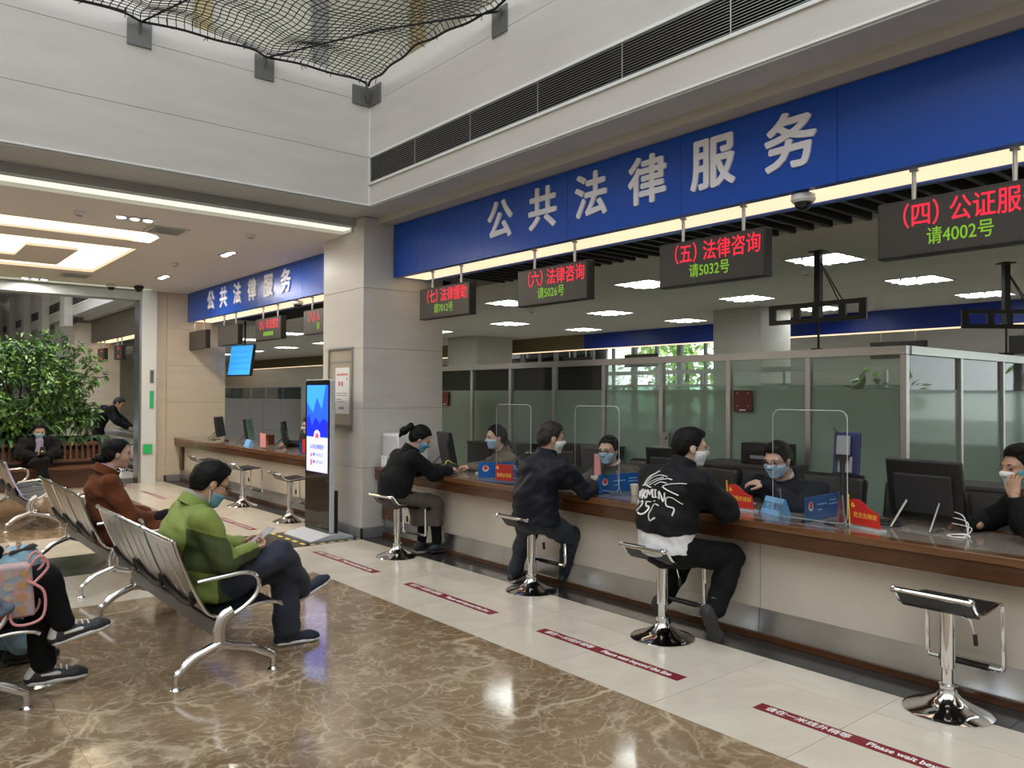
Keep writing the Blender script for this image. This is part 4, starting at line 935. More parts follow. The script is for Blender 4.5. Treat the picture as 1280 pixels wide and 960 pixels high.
# ------------------------------------------------------------------ things on the main counter (top at z = .785)
CT = .785
def acrylic_shield(yc, x, w, label, h=.68):
    t = thing('acrylic_shield', label, 'screen', (x, yc, CT))
    o = MB().prism(rrect(w, h, .05, 5, 0, .03 + h / 2), 0, -.003, .003).build('sheet', MT['acrylic'], t)
    ed = rrect(w, h, .05, 5, 0, .03 + h / 2)
    MB().tube([(0, a, b) for a, b in ed], .0028, 4, closed=True).build('edge', MT['acrylic_edge'], t)
    for s in (-1, 1):
        y = s * (w / 2 - .04)
        f = MB().prism([(-.07, 0), (.07, 0), (.02, .20), (-.02, .20)], 1, y - .003, y + .003).build('foot', MT['acrylic'], t)
        MB().tube([(.02, y, .20), (.035, y, .10), (.07, y, .003)], .003, 4).build('foot_edge', MT['acrylic_edge'], f)
acrylic_shield(2.61, 4.555, .50, 'clear acrylic sneeze screen beside the face scanner'); acrylic_shield(4.52, 4.63, .50, 'clear acrylic sneeze screen in front of the officer in glasses'); acrylic_shield(5.62, 4.66, .50, 'clear acrylic sneeze screen left of the man in the dark jacket')
def blue_plate(x0, y0, x1, y1, label):
    L = math.hypot(x1 - x0, y1 - y0); a = math.atan2(y1 - y0, x1 - x0)
    t = thing('desk_plate', label, 'sign', (x0, y0, CT), a)
    p = MB().box(0, L, -.003, .003, .004, .155).build('panel', MT['blue_plate'], t); MB().box(0, L, .004, .03, .0, .006).build('foot', MT['acrylic'], t)
    e = MB().cyl((.07, -.0032, .095), (.07, -.005, .095), .030, n=18).build('emblem', MT['white_print'], p); MB().cyl((.07, -.005, .10), (.07, -.006, .10), .022, n=16).build('emblem_core', MT['emblem_red'], e) if False else MB().cyl((.07, -.005, .10), (.07, -.006, .10), .022, n=16).build('emblem_core', MT['emblem_red'], t)
    for (a_, b_, z) in ((.16, .29, .095), (.17, .22, .06), (.33, .42, .11), (.32, .44, .085)):
        if b_ < L: MB().box(a_, b_, -.0045, -.003, z, z + .008).build('print', MT['screen_pale'] if 'screen_pale' in MT else mat('screen_pale', (.30, .50, .75), .5), p)
blue_plate(4.60, 2.66, 5.12, 2.69, 'blue desk plate with round emblem behind the face scanner'); blue_plate(4.59, 4.46, 5.10, 4.41, 'blue desk plate with round emblem between the officer in glasses and the graphic jacket'); blue_plate(4.56, 6.02, 5.0, 5.75, 'blue desk plate with round emblem next to the red card')
def flag_stand(x, y, rz, label):
    t = thing('flag_stand', label, 'flag', (x, y, CT), rz)     # local: flag runs along -y, faces -x
    MB().box(-.03, .03, -.25, .02, 0, .012).build('base', MT['acrylic_edge'], t); MB().tube([(0, 0, .012), (0, .012, .175)], .005, 8).lathe([(.002, 0), (.007, .008), (.002, .02)], (0, .0125, .175), 8).build('staff', MT['yellow_print'], t, True)
    n = 10; top = [(-.005 - .21 * i / n, .165 - .012 * i / n + .018 * math.sin(i / n * 5.2) - .03 * i / n) for i in range(n + 1)]
    poly = top + [(-.235, .015), (-.01, .018)]
    fl_ = MB().prism([(a, b) for a, b in poly], 0, -.003, .003).build('flag', MT['flag_red'], t)
    text('lettering', '党员先锋岗', .036, (-.0036, -.120, .075), *FACE, MT['yellow_print'], fl_, bold=.0004, depth=.0003)
    MB().tube([(-.004, -.03 + .012 * math.cos(a), .135 + .012 * math.sin(a)) for a in [i * .5 - 2.2 for i in range(8)]], .003, 5).tube([(-.004, -.022, .146), (-.004, -.042, .126)], .003, 5).build('emblem', MT['yellow_print'], fl_)
flag_stand(4.70, 2.42, -.30, 'red pennant with yellow lettering to the right of the face scanner'); flag_stand(4.78, 3.36, -.12, 'red pennant with yellow lettering in front of the suited officer')
t = thing('card_stand', 'red square card with yellow characters in a clear stand', 'card', (4.46, 5.50, CT), .15)
MB().box(-.004, .004, -.105, .105, .03, .175).build('card', MT['poster_red'], t); MB().box(-.03, .03, -.12, .12, 0, .008).box(-.006, -.0045, -.112, .112, .006, .18).build('stand', MT['acrylic'], t)
text('lettering', '党员示范岗', .038, (-.0065, 0, .075), *FACE, MT['yellow_print'], t, bold=.0004, depth=.0003, sx=.92)
MB().tube([(-.0065, .075 + .014 * math.cos(a), .145 + .014 * math.sin(a)) for a in [i * .5 - 2.2 for i in range(8)]], .0035, 5).tube([(-.0065, .086, .157), (-.0065, .062, .133)], .0035, 5).build('emblem', MT['yellow_print'], t)
def tent(x, y, rz, m, label, word=None, s=1.0):
    t = thing('name_tent', label, 'sign', (x, y, CT), rz)
    MB().prism([(-.05 * s, 0), (.05 * s, 0), (.006 * s, .11 * s), (-.006 * s, .11 * s)], 1, -.11 * s, .11 * s).build('card', MT[m], t)
    if word: text('lettering', word, .058 * s, (-.0295 * s, 0, .052 * s), (0, -1, 0), (.37, 0, .93), MT['screen_ink_flat'] if 'screen_ink_flat' in MT else mat('screen_ink_flat', (.03, .06, .14), .6), t, bold=.001, depth=.0004)
tent(4.78, 2.98, -.45, 'blue_tent', 'light blue folded name tent beside the first red pennant', '见习律师')
def aio(x, y, rz, label, w=.44, h=.33, tilt=.18, port=False):
    t = thing('monitor', label, 'monitor', (x, y, CT), rz)      # screen looks along +x locally, back along -x
    R = np.array([[math.cos(tilt), 0, -math.sin(tilt)], [0, 1, 0], [math.sin(tilt), 0, math.cos(tilt)]])
    c = V(0, 0, .045 + h / 2)
    MB().obox(c, (.045, w, h), R).build('case', MT['black_plastic'], t, bevel=.012, seg=3); MB().obox(c + R @ V(-.026, 0, -.02), (.03, w * .78, h * .66), R).build('back_shell', MT['dark_plastic'], t, bevel=.01)
    MB().obox(c + R @ V(.0235, 0, 0), (.002, w - .03, h - .03), R).build('screen', MT['screen_dark'], t)
    for s in (-1, 1): MB().tube([tuple(c + R @ V(-.03, s * .10, -.06)), (-.17, s * .12, .008), (-.02, s * .12, .006)], .007, 6).build('stand_leg', MT['brushed'] if port else MT['black_plastic'], t, True)
aio(5.0, 2.10, -.10, 'large black desktop computer seen from behind in front of the man on the telephone', .46, .37, .16, True)
aio(4.82, 6.92, .95 - PI / 2 + .35, 'black monitor seen edge-on beside the woman in the long skirt', .40, .36, .2)
aio(5.0, 4.05, .15, 'dark monitor behind the man in the graphic jacket', .44, .34, .1)
aio(5.0, 5.32, .2, 'dark monitor behind the man in the plain jacket', .40, .32, .1)
# face scanner on a pole
t = thing('face_scanner', 'navy face scanner tablet on a black pole', 'device', (4.74, 2.487, CT))
MB().lathe([(.11, 0), (.11, .008), (.03, .012)], (0, 0, 0), 28).build('base', MT['dark_plastic'], t, True); MB().cyl((0, 0, .01), (0, 0, .40), .016).cyl((0, 0, .005), (0, 0, .035), .021).build('pole', MT['black_plastic'], t, True)
R = np.array([[math.cos(.1), 0, math.sin(.1)], [0, 1, 0], [-math.sin(.1), 0, math.cos(.1)]])
h_ = MB().obox((.035, -.01, .44), (.022, .175, .27), R).build('tablet', MT['navy_plastic'], t, bevel=.012, seg=3)
MB().obox((.012, .0, .49), (.018, .085, .12), R).obox((.012, -.01, .37), (.018, .09, .10), R).build('mount_plate', MT['grey_plastic'], t, bevel=.004); MB().box(-.02, .03, -.04, .04, .40, .425).build('clamp', MT['black_plastic'], t)
MB().tube(bez([(.03, .05, .57), (.0, .06, .60), (-.01, .035, .57)], 5), .004, 6).tube(bez([(.03, .04, .32), (.02, .07, .22), (.06, .03, .10), (.14, .02, .004)], 5), .004, 6).build('cable', MT['cable_black'], t)
# dispenser box, cards, cups, papers
t = thing('white_dispenser', 'white boxy desktop dispenser against the pillar', 'dispenser', (4.68, 7.52, CT))
MB().box(-.19, .20, -.16, .18, 0, .37).build('body', MT['white_plastic'], t, bevel=.02, seg=3); MB().box(-.196, -.189, -.13, .15, .03, .34).build('front', MT['light_plastic'], t, bevel=.004); MB().box(-.1965, -.1955, -.10, .12, .05, .09).build('slot', MT['grey_plastic'], t)
t = thing('paper_card', 'small white notice card in front of the dispenser', 'card', (4.455, 7.60, CT)); MB().box(-.002, .002, -.06, .06, .0, .125).build('card', MT['paper'], t); MB().box(-.0032, -.0022, -.02, .04, .095, .10).build('print', MT['print_grey'], t); MB().box(-.02, .02, -.05, .05, 0, .004).build('foot', MT['acrylic'], t)
def paper(x, y, rz, label, w=.21, l=.30, n=6, m='paper'):
    t = thing('paper_stack', label, 'papers', (x, y, CT), rz)
    for i in range(n): MB().obox((random.uniform(-.008, .008), random.uniform(-.008, .008), .0015 + .0028 * i), (w, l, .0022), rotz(random.uniform(-.08, .08))).build('sheet', MT[m], t)
paper(4.95, 6.28, .3, 'papers on the counter between the woman in black and the first officer'); paper(4.86, 4.72, -.2, 'white papers in front of the officer in glasses', n=8); paper(4.90, 3.42, .2, 'white papers under the suited officer’s hand'.replace('’', "'"), n=7); paper(4.72, 3.50, -.3, 'loose papers and cable beside the graphic jacket sleeve', .15, .2, 5)
def cup(x, y, label, m='cup_paper'):
    t = thing('paper_cup', label, 'cup', (x, y, CT)); MB().lathe([(.026, 0), (.027, .004), (.036, .085), (.0335, .085), (.025, .008)], (0, 0, 0), 20).build('cup', MT[m], t, True); MB().tube([(.036 * math.cos(a), .036 * math.sin(a), .086) for a in [i * PI / 10 for i in range(20)]], .0022, 5, closed=True).build('rim', MT['paper'], t)
cup(4.98, 4.88, 'paper cup beside the officer in glasses'); cup(4.78, 4.24, 'paper cup with pale rim next to the graphic jacket')
t = thing('glass_jar', 'clear jar with yellow label beside the red card', 'jar', (4.60, 5.28, CT)); MB().lathe([(.035, 0), (.038, .01), (.038, .10), (.03, .115), (.03, .13)], (0, 0, 0), 20).build('body', MT['acrylic_edge'], t, True); MB().lathe([(.039, .03), (.039, .08)], (0, 0, 0), 20).build('label_band', MT['yellow_tape'], t, True); MB().lathe([(.032, .13), (.032, .145)], (0, 0, 0), 20).build('lid', MT['yellow_tape'], t, True)
t = thing('pen_holder', 'small wooden pen stand near the first officer', 'pen stand', (5.02, 6.50, CT)); MB().lathe([(.02, 0), (.02, .09), (.016, .09), (.016, .01)], (0, 0, 0), 14).build('cup', MT['cup_paper'], t, True); MB().tube([(0, 0, .02), (.01, .02, .17)], .004, 6).build('pen', MT['black_plastic'], t)
t = thing('pink_folder', 'upright pink folder behind the counter', 'folder', (5.12, 4.98, CT)); MB().box(-.01, .01, -.035, .035, 0, .27).build('cover', MT['pink_paper'], t)
MB().box(-.008, .008, -.030, .036, .005, .262).build('sheets', MT['paper'], t)
t = thing('charging_cables', 'white tangled cables beside the large computer', 'cables', (4.84, 1.84, CT))
for i in range(3): MB().tube(bez([(.14, .10, .12 - .035 * i), (.10, .02 - .02 * i, .10 - .03 * i), (.05 - .02 * i, -.02, .004), (-.05, -.04 + .02 * i, .004), (-.06, .04 - .01 * i, .004), (.0, .06, .004), (.06 - .02 * i, -.01, .009), (-.02, -.06, .004)], 6), .003, 6).build('cable', MT['cable_white'], t, True)
t = thing('keyboard', 'flat dark keyboard beside the second red pennant', 'keyboard', (4.95, 2.32, CT), .2); MB().box(-.07, .07, -.10, .22, 0, .018).build('body', MT['dark_plastic'], t, bevel=.004)
for i in range(4):
    for j in range(9): MB().box(-.055 + i * .029, -.032 + i * .029, -.085 + j * .033, -.06 + j * .033, .018, .023).build('key', MT['black_plastic'], t)
# ------------------------------------------------------------------ things on the side counter
for (y, rz, l) in [(13.9, -.62, 'black monitor at the far end of the side counter'), (12.55, -.62, 'second black monitor along the side counter'), (11.15, -.5, 'third black monitor on the side counter with a light screen')]: aio(4.85, y, rz, l, .42, .36, .16)
tent(4.62, 11.95, 0, 'blue_tent', 'light blue folded tent on the side counter', None, .9)
t = thing('pink_card', 'pink card in a clear stand on the side counter', 'card', (4.56, 11.25, CT)); MB().box(-.003, .003, -.10, .10, .02, .22).build('card', MT['pink_paper'], t); MB().box(-.03, .03, -.11, .11, 0, .006).build('stand', MT['acrylic'], t)
blue_plate(4.60, 10.1, 5.1, 9.95, 'blue desk plate with emblem on the side counter beside the kiosk')
t = thing('red_card', 'small orange red card on the side counter beside the kiosk', 'card', (4.56, 9.82, CT)); MB().box(-.003, .003, -.09, .09, .015, .20).build('card', MT['flag_red'], t); MB().box(-.025, .025, -.10, .10, 0, .006).build('stand', MT['acrylic'], t)
t = thing('wood_box', 'small dark wooden box on the side counter', 'box', (5.02, 12.1, CT)); MB().box(-.05, .05, -.05, .05, 0, .14).build('body', MT['counter_wood'], t, bevel=.004); MB().box(-.055, .055, -.055, .055, .14, .155).build('lid', MT['counter_edge'], t)
t = thing('mouse', 'black computer mouse on the side counter', 'mouse', (4.75, 13.3, CT)); MB().obox((0, 0, .016), (.06, .10, .03), np.eye(3)).build('body', MT['black_plastic'], t, bevel=.014, seg=3); MB().tube(bez([(.02, .05, .01), (.1, .1, .004), (.1, .25, .004)], 4), .003, 5).build('cable', MT['cable_black'], t)
# ------------------------------------------------------------------ things on the far counter
for (y, l, m) in [(17.2, 'lit computer screen on the far counter', 'lit_screen'), (18.2, 'second lit screen on the far counter', 'lit_screen')]:
    t = thing('lit_monitor', l, 'monitor', (4.95, y, CT), .5); MB().box(-.02, .02, -.25, .25, .12, .46).build('case', MT['black_plastic'], t); MB().box(-.023, -.0205, -.23, .23, .14, .44).build('screen', MT[m], t); MB().box(-.05, .05, -.08, .08, 0, .012).cyl((0, 0, .01), (0, 0, .14), .02).build('stand', MT['black_plastic'], t)
paper(4.75, 18.9, 0, 'white papers on the far counter')
# ------------------------------------------------------------------ organic surfaces: smooth unions of tapered limbs, meshed by surface nets
class Cap:      # tapered elliptical limb a -> b; radii across 'side' and across the third axis
    def __init__(s, a, b, ra, rb, side=None, k=.02):
        s.a = np.asarray(a, float); s.b = np.asarray(b, float); s.k = k
        s.ra = np.array(ra if isinstance(ra, (tuple, list)) else (ra, ra), float); s.rb = np.array(rb if isinstance(rb, (tuple, list)) else (rb, rb), float)
        s.side = side
    def grow(s, d): return Cap(s.a, s.b, tuple(s.ra + d), tuple(s.rb + d), s.side, s.k)
    def bounds(s):
        m = max(s.ra.max(), s.rb.max()); return np.minimum(s.a, s.b) - m, np.maximum(s.a, s.b) + m
    def __call__(s, P):
        ab = s.b - s.a; L = np.linalg.norm(ab) + 1e-9; d = ab / L; q = P - s.a
        t = np.clip(q @ d / L, 0, 1); r = q - t[..., None] * ab
        if s.side is None:
            rad = s.ra[0] + (s.rb[0] - s.ra[0]) * t; return np.sqrt((r * r).sum(-1)) - rad
        u = np.asarray(s.side, float); u = unit(u - d * (u @ d)); w = np.cross(d, u)
        R0 = s.ra[0] + (s.rb[0] - s.ra[0]) * t; R1 = s.ra[1] + (s.rb[1] - s.ra[1]) * t; mn = np.minimum(R0, R1)
        x = (r @ u) / R0; y = (r @ w) / R1; z = (r @ d) / mn
        k0 = np.sqrt(x * x + y * y + z * z) + 1e-9; k1 = np.sqrt((x / R0) ** 2 + (y / R1) ** 2 + (z / mn) ** 2) + 1e-9
        return k0 * (k0 - 1) / k1
class Ell:
    def __init__(s, c, r, R=None, k=.02): s.c = np.asarray(c, float); s.r = np.asarray(r, float); s.R = np.eye(3) if R is None else R; s.k = k
    def grow(s, d): return Ell(s.c, s.r + d, s.R, s.k)
    def bounds(s): m = s.r.max(); return s.c - m, s.c + m
    def __call__(s, P):
        q = (P - s.c) @ s.R; k0 = np.sqrt(((q / s.r) ** 2).sum(-1)) + 1e-9; k1 = np.sqrt(((q / s.r ** 2) ** 2).sum(-1)) + 1e-9
        return k0 * (k0 - 1) / k1
def wrinkle(P, amp, freq, seed):
    r = np.random.default_rng(seed); tot = np.zeros(len(P))
    for f, a, n in ((freq, 1.0, 5), (freq * 2.3, .45, 5)):
        out = np.zeros(len(P))
        for i in range(n):
            d = unit(r.normal(0, 1, 3) * V(.8, .8, 1.5)) * f * r.uniform(.6, 1.6); e = unit(r.normal(0, 1, 3)) * f * .4
            out += np.sin(P @ d + r.uniform(0, 6) + 1.9 * np.sin(P @ e + r.uniform(0, 6))) / n
        tot += a * (np.abs(out) ** .8 * np.sign(out))
    return amp * tot * 1.3
def surf(prims, h, cuts=(), wr=None, minus=(), smooth=1, clip=None):
    lo = np.min([p.bounds()[0] for p in prims], 0) - 3 * h - .01; hi = np.max([p.bounds()[1] for p in prims], 0) + 3 * h + .01
    n = np.ceil((hi - lo) / h).astype(int) + 1; D = np.full(n, 1.0)
    ax = [lo[i] + h * np.arange(n[i]) for i in range(3)]
    for p in prims:
        a, b = p.bounds(); pad = p.k + 2 * h
        i0 = np.maximum(((a - pad - lo) / h).astype(int), 0); i1 = np.minimum(((b + pad - lo) / h).astype(int) + 2, n)
        G = np.stack(np.meshgrid(*[ax[i][i0[i]:i1[i]] for i in range(3)], indexing='ij'), -1)
        d = p(G); sl = tuple(slice(i0[i], i1[i]) for i in range(3)); c = D[sl]
        if p.k > 0:
            hh = np.maximum(p.k - np.abs(c - d), 0) / p.k; D[sl] = np.minimum(c, d) - hh * hh * p.k * .25
        else: D[sl] = np.minimum(c, d)
    if cuts or minus or clip:
        G = np.stack(np.meshgrid(*ax, indexing='ij'), -1)
        for (p0, nn) in cuts: D = np.maximum(D, (G - np.asarray(p0, float)) @ unit(nn))
        for m in minus: D = np.maximum(D, -m(G))
        if clip: D = np.maximum(D, clip(G))
    S = D < 0
    c8 = [(i, j, k) for i in (0, 1) for j in (0, 1) for k in (0, 1)]
    sh = tuple(x - 1 for x in n)
    cnt = sum(S[i:i + sh[0], j:j + sh[1], k:k + sh[2]].astype(np.int8) for i, j, k in c8)
    act = (cnt > 0) & (cnt < 8); ids = np.argwhere(act); idx = np.full(sh, -1, int); idx[act] = np.arange(len(ids))
    val = {c: D[ids[:, 0] + c[0], ids[:, 1] + c[1], ids[:, 2] + c[2]] for c in c8}
    pos = np.zeros((len(ids), 3)); num = np.zeros(len(ids))
    for a in c8:
        for axn in range(3):
            if a[axn]: continue
            b = list(a); b[axn] = 1; b = tuple(b); va, vb = val[a], val[b]; m = (va < 0) != (vb < 0)
            t = np.where(m, va / np.where(m, va - vb, 1), 0); q = np.tile(np.array(a, float), (len(ids), 1)); q[:, axn] += t
            pos += q * m[:, None]; num += m
    P = lo + h * (ids + pos / num[:, None]); F = []
    for axn in range(3):
        o1, o2 = [(1, 2), (2, 0), (0, 1)][axn]
        A = [slice(None)] * 3; Bs = [slice(None)] * 3; A[axn] = slice(0, -1); Bs[axn] = slice(1, None)
        e = S[tuple(A)] != S[tuple(Bs)]; e_id = np.argwhere(e); e_id = e_id[(e_id[:, o1] > 0) & (e_id[:, o2] > 0) & (e_id[:, o1] < n[o1] - 1) & (e_id[:, o2] < n[o2] - 1)]
        def cell(d1, d2):
            q = e_id.copy(); q[:, o1] -= d1; q[:, o2] -= d2; return idx[q[:, 0], q[:, 1], q[:, 2]]
        Q = np.stack([cell(1, 1), cell(0, 1), cell(0, 0), cell(1, 0)], 1); flip = ~S[e_id[:, 0], e_id[:, 1], e_id[:, 2]]
        Q[flip] = Q[flip][:, ::-1]; F.append(Q)
    F = np.concatenate(F); F = F[(F >= 0).all(1)]
    for _ in range(smooth):
        acc = np.zeros_like(P); w = np.zeros(len(P))
        for i in range(4):
            a, b = F[:, i], F[:, (i + 1) % 4]; np.add.at(acc, a, P[b]); np.add.at(acc, b, P[a]); np.add.at(w, a, 1); np.add.at(w, b, 1)
        P = P * .5 + .5 * acc / np.maximum(w, 1)[:, None]
    if wr:
        fn = np.cross(P[F[:, 2]] - P[F[:, 0]], P[F[:, 3]] - P[F[:, 1]]); vn = np.zeros_like(P)
        for i in range(4): np.add.at(vn, F[:, i], fn)
        vn /= np.linalg.norm(vn, axis=1)[:, None] + 1e-12; P = P + vn * wrinkle(P, *wr)[:, None]
    return P, F
def np_mesh(name, parts, mats, parent, region=None):
    V_ = []; F_ = []; off = 0
    for P, F in parts: V_.append(P); F_.append(F + off); off += len(P)
    P = np.concatenate(V_); F = np.concatenate(F_)
    me = bpy.data.meshes.new(name); me.vertices.add(len(P)); me.vertices.foreach_set('co', P.astype(np.float32).ravel())
    me.loops.add(len(F) * 4); me.loops.foreach_set('vertex_index', F.astype(np.int32).ravel()); me.polygons.add(len(F))
    me.polygons.foreach_set('loop_start', np.arange(0, 4 * len(F), 4, dtype=np.int32)); me.polygons.foreach_set('loop_total', np.full(len(F), 4, np.int32))
    me.polygons.foreach_set('use_smooth', np.ones(len(F), bool))
    for m in (mats if isinstance(mats, (list, tuple)) else [mats]): me.materials.append(m)
    if region is not None:
        me.polygons.foreach_set('material_index', region(P[F].mean(1)).astype(np.int32))
    me.update(calc_edges=True); me.validate()
    return link(name, me, parent)
# ------------------------------------------------------------------ people
def skin(n, c): return mat(n, c, .5, noise=(18, .06))
skin('skin_a', (.46, .27, .18)); skin('skin_b', (.52, .33, .24)); skin('skin_c', (.40, .23, .15))
mat('hair_black', (.0040, .0036, .0034), .55, spec=.16, noise=(90, .5), bump=(160, .5, .004)); mat('hair_thin', (.020, .016, .014), .55, spec=.3, noise=(60, .5), bump=(160, .4, .003))
mat('mask_blue', (.34, .52, .66), .75, bump=(40, .2, .003)); mat('mask_deep', (.16, .38, .52), .75); mat('mask_white', (.66, .68, .70), .75); mat('loop_white', (.75, .75, .75), .7)
mat('eye_dark', (.010, .008, .007), .15); mat('lens', (.05, .05, .05), .1, alpha=.18)
def cloth(n, c, r=.85, amt=.12, sc=14, b=(120, .35, .002), sheen=.2): return mat(n, c, r, spec=.22, noise=(sc, amt), bump=b, sheen=sheen * .3)
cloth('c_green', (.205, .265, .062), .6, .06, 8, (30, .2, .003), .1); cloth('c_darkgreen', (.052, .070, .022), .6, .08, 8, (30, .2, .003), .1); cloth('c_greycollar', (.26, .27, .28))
cloth('c_navypants', (.032, .036, .052)); cloth('c_rust', (.120, .036, .012), .95, .10, 40, (200, .5, .003), .15); cloth('c_black', (.0050, .0050, .0060), .85, .2, 14, (120, .35, .002), .04); cloth('c_blackshiny', (.0055, .0055, .0075), .7, .2, 14, (90, .3, .003), .05)
cloth('c_navyjacket', (.0065, .0075, .0135), .55, .15, 14, (60, .3, .003), .05); cloth('c_jeans', (.030, .036, .048), .9, .25, 30); cloth('c_white', (.72, .73, .75)); cloth('c_tweed', (.135, .115, .090), .95, .35, 160); cloth('c_greyblazer', (.095, .088, .075), .95, .35, 160)
cloth('c_skirt', (.085, .070, .062), .95, .35, 120); cloth('c_suit', (.007, .0085, .016), .8, .15, 14, (120, .3, .002), .03); cloth('c_lightjeans', (.27, .42, .50), .9, .15, 30); cloth('c_lilac', (.33, .30, .44)); cloth('c_beige', (.42, .36, .28)); cloth('c_turtleneck', (.085, .070, .072))
mat('shoe_navy', (.014, .018, .035), .8, bump=(150, .4, .002)); mat('shoe_black', (.010, .010, .011), .55); mat('shoe_dark', (.035, .037, .042), .7, bump=(90, .4, .004)); mat('sole_white', (.62, .62, .62), .6); mat('sole_dark', (.03, .03, .032), .7); mat('shoe_white', (.62, .60, .57), .6); mat('sock_grey', (.20, .21, .22), .9); mat('gold_trim', (.5, .2, .03), .5)

def hand(w, d, n, th, curl=.5, s=1.0, spread=.18, tcurl=.35):
    """w wrist, d direction of the hand, n palm normal (the way the palm faces), th +1/-1 thumb side along cross(d,n)"""
    w = np.asarray(w, float); d = unit(d); n = unit(np.asarray(n, float) - d * (np.asarray(n, float) @ d)); sd = np.cross(d, n) * th; P = []
    P.append(Cap(w - d * .035, w + d * .02, (.029 * s, .021 * s), (.030 * s, .019 * s), sd, .012)); P.append(Cap(w + d * .015 * s, w + d * .082 * s, (.032 * s, .016 * s), (.040 * s, .013 * s), sd, .012))
    for i, (o, L) in enumerate(((.030, .070), (.010, .079), (-.010, .073), (-.029, .056))):
        b = w + d * (.088 - .004 * abs(i - 1)) * s + sd * o * s; dd = unit(d + sd * (o / .03) * spread * .35); c = curl * (1 + .08 * i); ang = 0; r = .0088 * s
        for q, f in enumerate((.45, .32, .23)):
            ang += c * (.75 if q == 0 else 1.0); v = dd * math.cos(ang) + n * math.sin(ang); e = b + v * L * f * s
            P.append(Cap(b, e, r, r * .9, None, .005)); b = e; r *= .9
    b = w + d * .022 * s + sd * .027 * s; v = unit(d * .75 + sd * .62 + n * tcurl); e = b + v * .042 * s; P.append(Cap(b, e, .0125 * s, .0105 * s, None, .010)); v = unit(d * .95 + sd * .22 + n * (tcurl + .15)); P.append(Cap(e, e + v * .036 * s, .0102 * s, .0082 * s, None, .005))
    return P
def Rhead(yaw, pitch, roll=0):
    cy, sy, cp, sp, cr, sr = math.cos(yaw), math.sin(yaw), math.cos(pitch), math.sin(pitch), math.cos(roll), math.sin(roll)
    Rz = np.array([[cy, -sy, 0], [sy, cy, 0], [0, 0, 1]]); Ry = np.array([[cp, 0, sp], [0, 1, 0], [-sp, 0, cp]]); Rx = np.array([[1, 0, 0], [0, cr, -sr], [0, sr, cr]])
    return Rz @ Ry @ Rx          # pitch > 0 looks down
